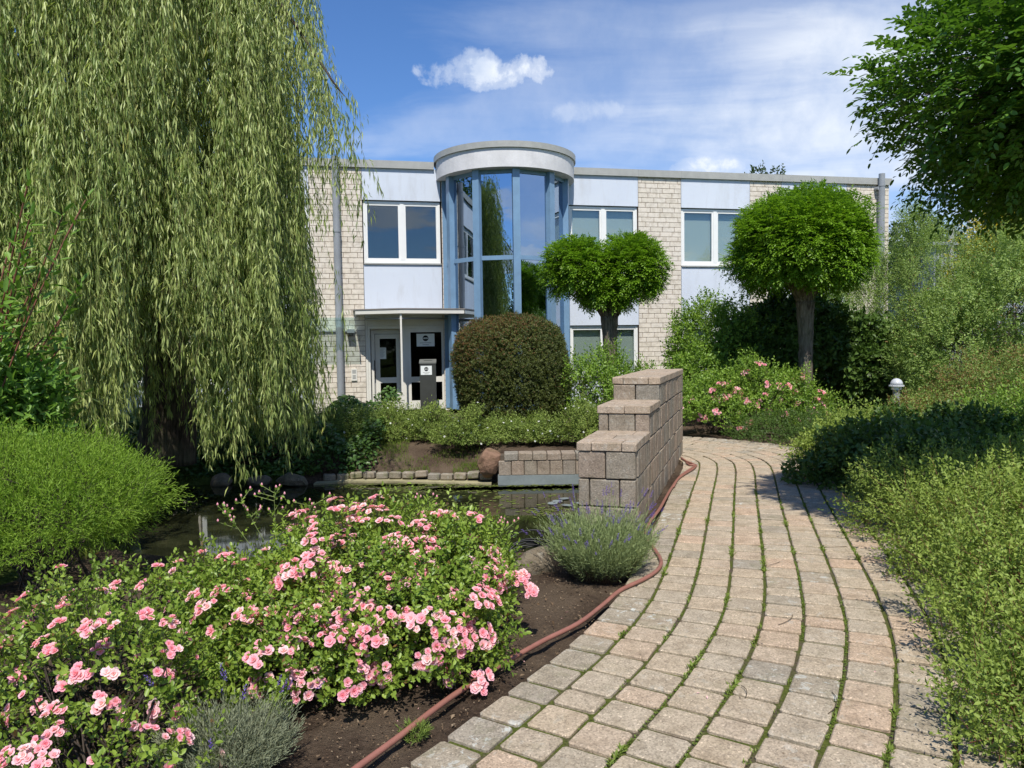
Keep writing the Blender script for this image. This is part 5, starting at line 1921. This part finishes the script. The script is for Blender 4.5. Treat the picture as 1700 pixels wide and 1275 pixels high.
q = bush('rose_bush', 'low sparse rose bush with scattered pink roses in the bottom left corner', 'rose bush', 'rose',
         [((-1.70, 3.05, 0.14), (0.46, 0.40, 0.34)), ((-1.50, 2.6, 0.05), (0.38, 0.30, 0.22)), ((-2.05, 3.3, 0.15), (0.40, 0.45, 0.34))], 850, nstem=60, tintb=0.05, **rose)
rb2, P2, N2, _, b2 = q
c = pick(P2, N2, rng, 62, lambda P, N: (N[:, 2] > -0.1) & (N[:, 1] < 0.4), 0.09)
rose_clusters(rb2, b2, c, rng, 1, 5, 0.04, 0.9)
for (px_, py_, D_) in [(45, 1255, 2.35), (60, 1240, 2.4), (75, 1265, 2.35), (95, 1215, 2.6), (90, 1180, 2.7)]:
    rose_clusters(rb2, b2, [(spot(px_, py_, D_), norm(np.array([0.2, -0.6, 0.8])))], rng, 3, 6, 0.035, 0.8)
q = bush('rose_bush', 'shaded rose bush with few dusky pink flowers under the feathery green bush', 'rose bush', 'rose',
         [((-2.25, 4.15, 0.10), (0.55, 0.45, 0.28)), ((-1.75, 4.35, 0.12), (0.42, 0.45, 0.30))], 600, nstem=50, **rose)
c = pick(q[1], q[2], rng, 16, lambda P, N: (N[:, 2] > 0.0) & (N[:, 1] < 0.3), 0.12)
rose_clusters(q[0], q[4], c, rng, 1, 4, 0.04, 0.95)
c = pick(rose_far[1], rose_far[2], rng, 52, lambda P, N: (N[:, 1] < 0.0), 0.12)
rose_clusters(rose_far[0], rose_far[4], c, rng, 2, 6, 0.07, 1.45)


for nm, (k_, mb_) in FLOWERS.items():
    if mb_:
        mb_.build('rose_flowers', M['petal'], bpy.data.objects[nm], kind='stuff')

# ------------------------------------------------------------------ lavender
def herb(name, label, cat, c, rad, hgt, n, mat, spikes, lean=0.55, L=0.035):
    rng = RNG()
    base = (c[0], c[1], float(gz(c[0], c[1])))
    root = thing(name, label, cat, base)
    a = rng.uniform(0, 6.28, n); r = np.sqrt(rng.random(n))
    px0 = np.c_[c[0]+rad*0.45*r*np.cos(a), c[1]+rad*0.45*r*np.sin(a), np.full(n, base[2])]
    d = np.c_[np.cos(a)*r*lean*1.3, np.sin(a)*r*lean*1.3, np.ones(n)] + rng.normal(0, 0.13, (n, 3))
    d = norm(d)
    ln = hgt*rng.uniform(0.55, 1.05, n)*(1.0-0.12*r)
    st = px0 + d*ln[:, None]*rng.uniform(0.1, 0.45, n)[:, None]
    lp, la, lnn, own = sprays(rng, st, d, ln*0.55, 13, 0.45, 0.0, 'spiral', 0.2, 0.0)
    tint = 0.3+0.4*rng.random(n)[own]+rng.normal(0, 0.1, len(own))
    lowz = (lp[:, 2]-base[2]) < hgt*0.25
    Ls = L*rng.uniform(0.7, 1.3, len(lp))
    make_leaves('foliage', lp, la, lnn, Ls, 0.0035, M[mat], np.minimum(tint, 0.86), root, base=base)
    twig_mesh(rng, px0, st, 0.0022, 0.0015, base, 'stems', M['stem'], root)
    if spikes:
        j = rng.choice(n, spikes, replace=False)
        s0 = st[j]+d[j]*ln[j, None]*0.5
        d2 = norm(d[j]+rng.normal(0, 0.12, (spikes, 3)))
        s1 = s0+d2*rng.uniform(0.08, 0.20, spikes)[:, None]
        twig_mesh(rng, s0, s1, 0.0012, 0.001, base, 'flower_stalks', M['stem_green'], root)
        mb = MB()
        rr = np.random.default_rng(3)
        for k in range(14):
            z = k*0.0033; an = k*2.4
            w = 0.0065*(1-0.4*k/14)
            mb.add([(0, 0, z), (w*math.cos(an-.5), w*math.sin(an-.5), z+0.004), (w*1.25*math.cos(an), w*1.25*math.sin(an), z+0.008), (w*math.cos(an+.5), w*math.sin(an+.5), z+0.004)], [(0, 1, 2), (0, 2, 3)], float(rr.random()))
        me = mb.mesh('flower_spike', M['spike'])
        for k in range(spikes):
            o = bpy.data.objects.new('flower_spike', me); C.objects.link(o); o.parent = root
            o.location = tuple(s1[k]-np.array(base)); o.rotation_euler = Vector(d2[k]).to_track_quat('Z', 'Y').to_euler()
            sc = rng.uniform(0.8, 1.4); o.scale = (sc, sc, sc)
    return root


herb('lavender', 'grey green lavender bush with purple flower spikes at the foot of the stepped wall', 'lavender', (0.60, 5.12), 0.37, 0.58, 2800, 'laven', 110)
herb('lavender', 'small silvery herb clump at the bottom edge in front of the rose bushes', 'herb', (-1.10, 2.78), 0.27, 0.30, 1300, 'greyherb', 10, 0.8, 0.026)
herb('lavender', 'little dark seedling clump with a pink flower on the soil beside the hose', 'herb', (-0.42, 2.98), 0.07, 0.08, 70, 'potentd', 0, 0.9, 0.02)

# weeds in the joints
rng = RNG()
P, A, L, T = [], [], [], []
for k in range(250):
    ci = int(rng.integers(-NLEFT+1, NRIGHT))
    cv, tg = offset_curve(ref, ci*COLW)
    i = int(len(cv)*rng.uniform(0.02, 0.62)**1.15)
    c = cv[i]
    big = rng.random() < 0.30
    nn = int(rng.integers(14, 60)) if big else int(rng.integers(5, 16))
    sp_ = 0.028 if big else 0.012
    tt = tg[i]
    off = rng.normal(0, sp_, nn)
    q = np.c_[c[0]+tt[0]*off*1.8+rng.normal(0, 0.006, nn), c[1]+tt[1]*off*1.8+rng.normal(0, 0.006, nn), np.full(nn, -0.006)]
    an = rng.uniform(0, 6.28, nn); op = rng.uniform(0.2, 1.35, nn)
    P.append(q); A.append(np.c_[np.cos(an)*np.sin(op), np.sin(an)*np.sin(op), np.cos(op)])
    L.append(rng.uniform(0.012, 0.030, nn)*(1.25 if big else 0.8))
P = np.concatenate(P); A = np.concatenate(A); L = np.concatenate(L)
o = make_leaves('weeds', P, A, np.tile([0, 0, 1.0], (len(P), 1))+rng.normal(0, .3, P.shape), L, L*0.30, M['grass'], 0.3+0.5*rng.random(len(P)), None)
tag(o, 'small green weeds and grass sprouting between the path stones', 'weeds')
# low moss cushions along the joints
P = []
for ci in range(-NLEFT+1, NRIGHT):
    cv, tg = offset_curve(ref, ci*COLW)
    n = 1500
    i = (len(cv)*rng.uniform(0, 0.62, n)).astype(int)
    keep = np.sin(i*0.045+ci*1.7)+0.6*np.sin(i*0.017+ci) > 0.1
    i = i[keep]
    P.append(np.c_[cv[i, 0]+rng.normal(0, 0.0045, len(i)), cv[i, 1]+rng.normal(0, 0.0045, len(i)), np.full(len(i), -0.008)])
P = np.concatenate(P)
an = rng.uniform(0, 6.28, len(P))
o = make_leaves('moss', P, np.c_[np.cos(an), np.sin(an), rng.uniform(0.2, 1.2, len(P))], np.tile([0, 0, 1.0], (len(P), 1)), rng.uniform(0.006, 0.013, len(P)), 0.006, M['grass'], rng.random(len(P))*0.55, None)
tag(o, 'low moss cushions lining the long joints of the path', 'moss')

# litter and soil crumbs
n = 16000
x = rng.uniform(-2.6, 1.2, n); y = rng.uniform(2.0, 6.2, n)
lft, _ = offset_curve(ref, -COLW*NLEFT)
edge_x = np.interp(y, lft[:, 1], lft[:, 0])
ok = (x < edge_x-0.03) & (poly_sd(x, y, POND) > 0.1)
x, y = x[ok], y[ok]
A = norm(rng.normal(0, 1, (len(x), 3))*np.array([1, 1, 0.5]))
Ls = np.where(rng.random(len(x)) < 0.03, 0.028, rng.uniform(0.004, 0.014, len(x)))
tint = np.where(rng.random(len(x)) < 0.012, 0.95, np.clip(rng.normal(0.08, 0.15, len(x)), 0, 0.7))
o = make_leaves('litter', np.c_[x, y, gz(x, y)+0.012+rng.random(len(x))*0.006], A, np.tile([0, 0, 1.0], (len(x), 1))+rng.normal(0, .4, A.shape), Ls, Ls*0.6, M['litter'], tint, None)
tag(o, 'bark crumbs and dry leaf litter on the soil beside the path', 'litter')
n = 260
i = rng.integers(60, int(len(ref)*0.6), n); off = rng.uniform(-0.85, 1.2, n)
tg = np.gradient(ref, axis=0); tg /= np.linalg.norm(tg, axis=1)[:, None]
x = ref[i, 0]+tg[i, 1]*off; y = ref[i, 1]-tg[i, 0]*off
A = norm(rng.normal(0, 1, (n, 3))*np.array([1, 1, 0.15]))
o = make_leaves('litter', np.c_[x, y, np.full(n, 0.004)], A, np.tile([0, 0, 1.0], (n, 1)), rng.uniform(0.006, 0.022, n), 0.006, M['litter'], np.where(rng.random(n) < 0.06, 0.98, 0.1+0.4*rng.random(n)), None)
tag(o, 'scattered dry leaves and petals lying on the path stones', 'litter')
# dry twigs
mb = MB()
for (a, l_, cx, cy) in [(0.35, 0.20, 1.45, 4.05), (0.1, 0.16, 1.75, 5.15), (-0.4, 0.18, 2.35, 5.6), (0.9, 0.12, 1.0, 3.2), (0.6, 0.22, 1.30, 3.05)]:
    pts = [(cx+l_*t*math.cos(a+0.5*t), cy+l_*t*math.sin(a+0.5*t), 0.005+0.006*math.sin(3*t)) for t in np.linspace(0, 1, 6)]
    t_ = MB(); t_.tube(pts, 0.0018, 5)
    o = t_.build('dry_twig', M['stem'])
    tag(o, 'thin dry twig lying across the path stones %s' % ('beside the weeds', 'near the hose bend', 'near the overhanging shrub', 'at the bottom of the path', 'low in the path centre')[[1.45, 1.75, 2.35, 1.0, 1.30].index(cx)], 'twig', 'dry twigs on the path')

# ------------------------------------------------------------------ hose, cables, lamp
def onground(px, py, z=0.016):
    d = _f*FPX + _rt*(px-850) - _up*(py-637.5)
    t = (z-CAM[2])/d[2]
    return tuple(CAM+d*t)


hp = [(520, 1330), (592, 1275), (660, 1225), (745, 1160), (830, 1105), (900, 1065), (960, 1035), (1000, 1005), (1030, 980), (1068, 962), (1092, 946), (1097, 930), (1084, 908),
      (1073, 890), (1078, 868), (1095, 845), (1112, 815), (1130, 790), (1150, 776), (1152, 771), (1140, 766), (1131, 760)]
pts = [onground(a, b, 0.0155 if (a > 1000) else 0.004) for a, b in hp]
mb = MB(); mb.tube([tuple(p) for p in catmull(pts, 0.03)], 0.0135, 10)
o = mb.build('garden_hose', M['hose'], smooth=True)
tag(o, 'long terracotta coloured garden hose lying along the left edge of the path', 'hose')
hp2 = [(1139, 768), (1146, 772), (1156, 772), (1150, 779), (1128, 793), (1118, 808)]
pts = [onground(a, b, 0.018) for a, b in hp2]
mb = MB(); mb.tube([tuple(p) for p in catmull(pts, 0.03)], 0.0115, 8)
o = mb.build('garden_hose', M['hose'], smooth=True)
tag(o, 'short doubled-back loop of hose at the far end of the stepped wall', 'hose')
rng = RNG()
for k in range(9):
    r = rng.uniform(0.17, 0.27)
    mb = MB()
    cxk, cyk, tl, w_ = rng.normal(0.15, 0.025), rng.normal(5.42, 0.03), rng.uniform(0.35, 0.75), rng.uniform(0, 6)
    t0_, t1_ = rng.uniform(0.1, 0.7), rng.uniform(2.7, 3.6)
    pts = [(cxk+r*math.cos(t)+0.012*math.sin(3*t+w_), cyk+0.4*r*math.sin(t)+0.01*math.cos(4*t+w_), 0.0+tl*r*math.sin(t)+0.012*math.sin(2.3*t+w_)) for t in np.linspace(t0_, t1_, 22)]
    mb.tube([tuple(p) for p in pts], 0.0055, 6)
    if k == 0:
        cab = thing('cable_coil', 'coil of black cables arching over the brown stone by the pond', 'cable', (0.1, 5.35, 0))
    mb.v = [(v[0]-0.1, v[1]-5.35, v[2]) for v in mb.v]
    mb.build('cable', M['black'], cab, smooth=True)

bl = thing('bollard_lamp', 'silver domed garden bollard lamp among the shrubs at the right', 'lamp', (5.62, 10.9, 0))
mb = MB(); mb.lathe([(0.05, 0), (0.05, 0.86)], seg=16); mb.build('post', M['pipe'], bl, smooth=False)
mb = MB(); mb.lathe([(0.07, 0.86), (0.07, 0.905)], seg=16); mb.build('lens', M['whiteframe'], bl)
mb = MB(); mb.lathe([(0.105, 0.907), (0.105, 0.925), (0.085, 0.93)], seg=20); mb.build('rim', M['lampmetal'], bl)
mb = MB(); mb.lathe([(0.088, 0.931), (0.082, 0.965), (0.065, 0.997), (0.038, 1.018), (0.006, 1.026)], seg=20); mb.build('dome', M['lampmetal'], bl, smooth=True)

# ------------------------------------------------------------------ distance
sh = thing('storage_shed', 'grey corrugated metal building glimpsed above the shrubs at the right', 'building', (18.3, 30.0, 0), 0.12)
mb = MB(); mb.box(-1.5, 4.2, 0.05, 4, 0, 5.35); mb.build('wall', M['shed'], sh)
for k in range(38):
    mb = MB(); mb.box(-1.5+k*0.15, -1.5+k*0.15+0.075, 0.0, 0.055, 3.2, 5.35)
    mb.build('cladding_rib', M['shed'], sh)
mb = MB(); mb.add([(-1.7, -0.2, 5.36), (4.4, -0.2, 5.36), (4.4, 4.2, 5.7), (-1.7, 4.2, 5.7), (-1.7, -0.2, 5.48), (4.4, -0.2, 5.48), (4.4, 4.2, 5.82), (-1.7, 4.2, 5.82)],
                  [(0, 3, 2, 1), (0, 1, 5, 4), (1, 2, 6, 5), (2, 3, 7, 6), (3, 0, 4, 7), (4, 5, 6, 7)])
mb.build('roof', M['pipe'], sh)
for (x, y, h, r, lab) in ((17.9, 30-0.6, 7.6, 0.06, 'taller thin grey pole rising above the metal building'), (17.0, 29.0, 5.9, 0.10, 'shorter pale post in front of the metal building')):
    mb = MB(); mb.tube([(0, 0, 0), (0, 0, h)], r, 10)
    mb.lathe([(r*1.3, h), (r*1.3, h+0.05)], seg=10)
    o = mb.build('pole', M['zinc'], loc=(x, y, 0)); tag(o, lab, 'pole')
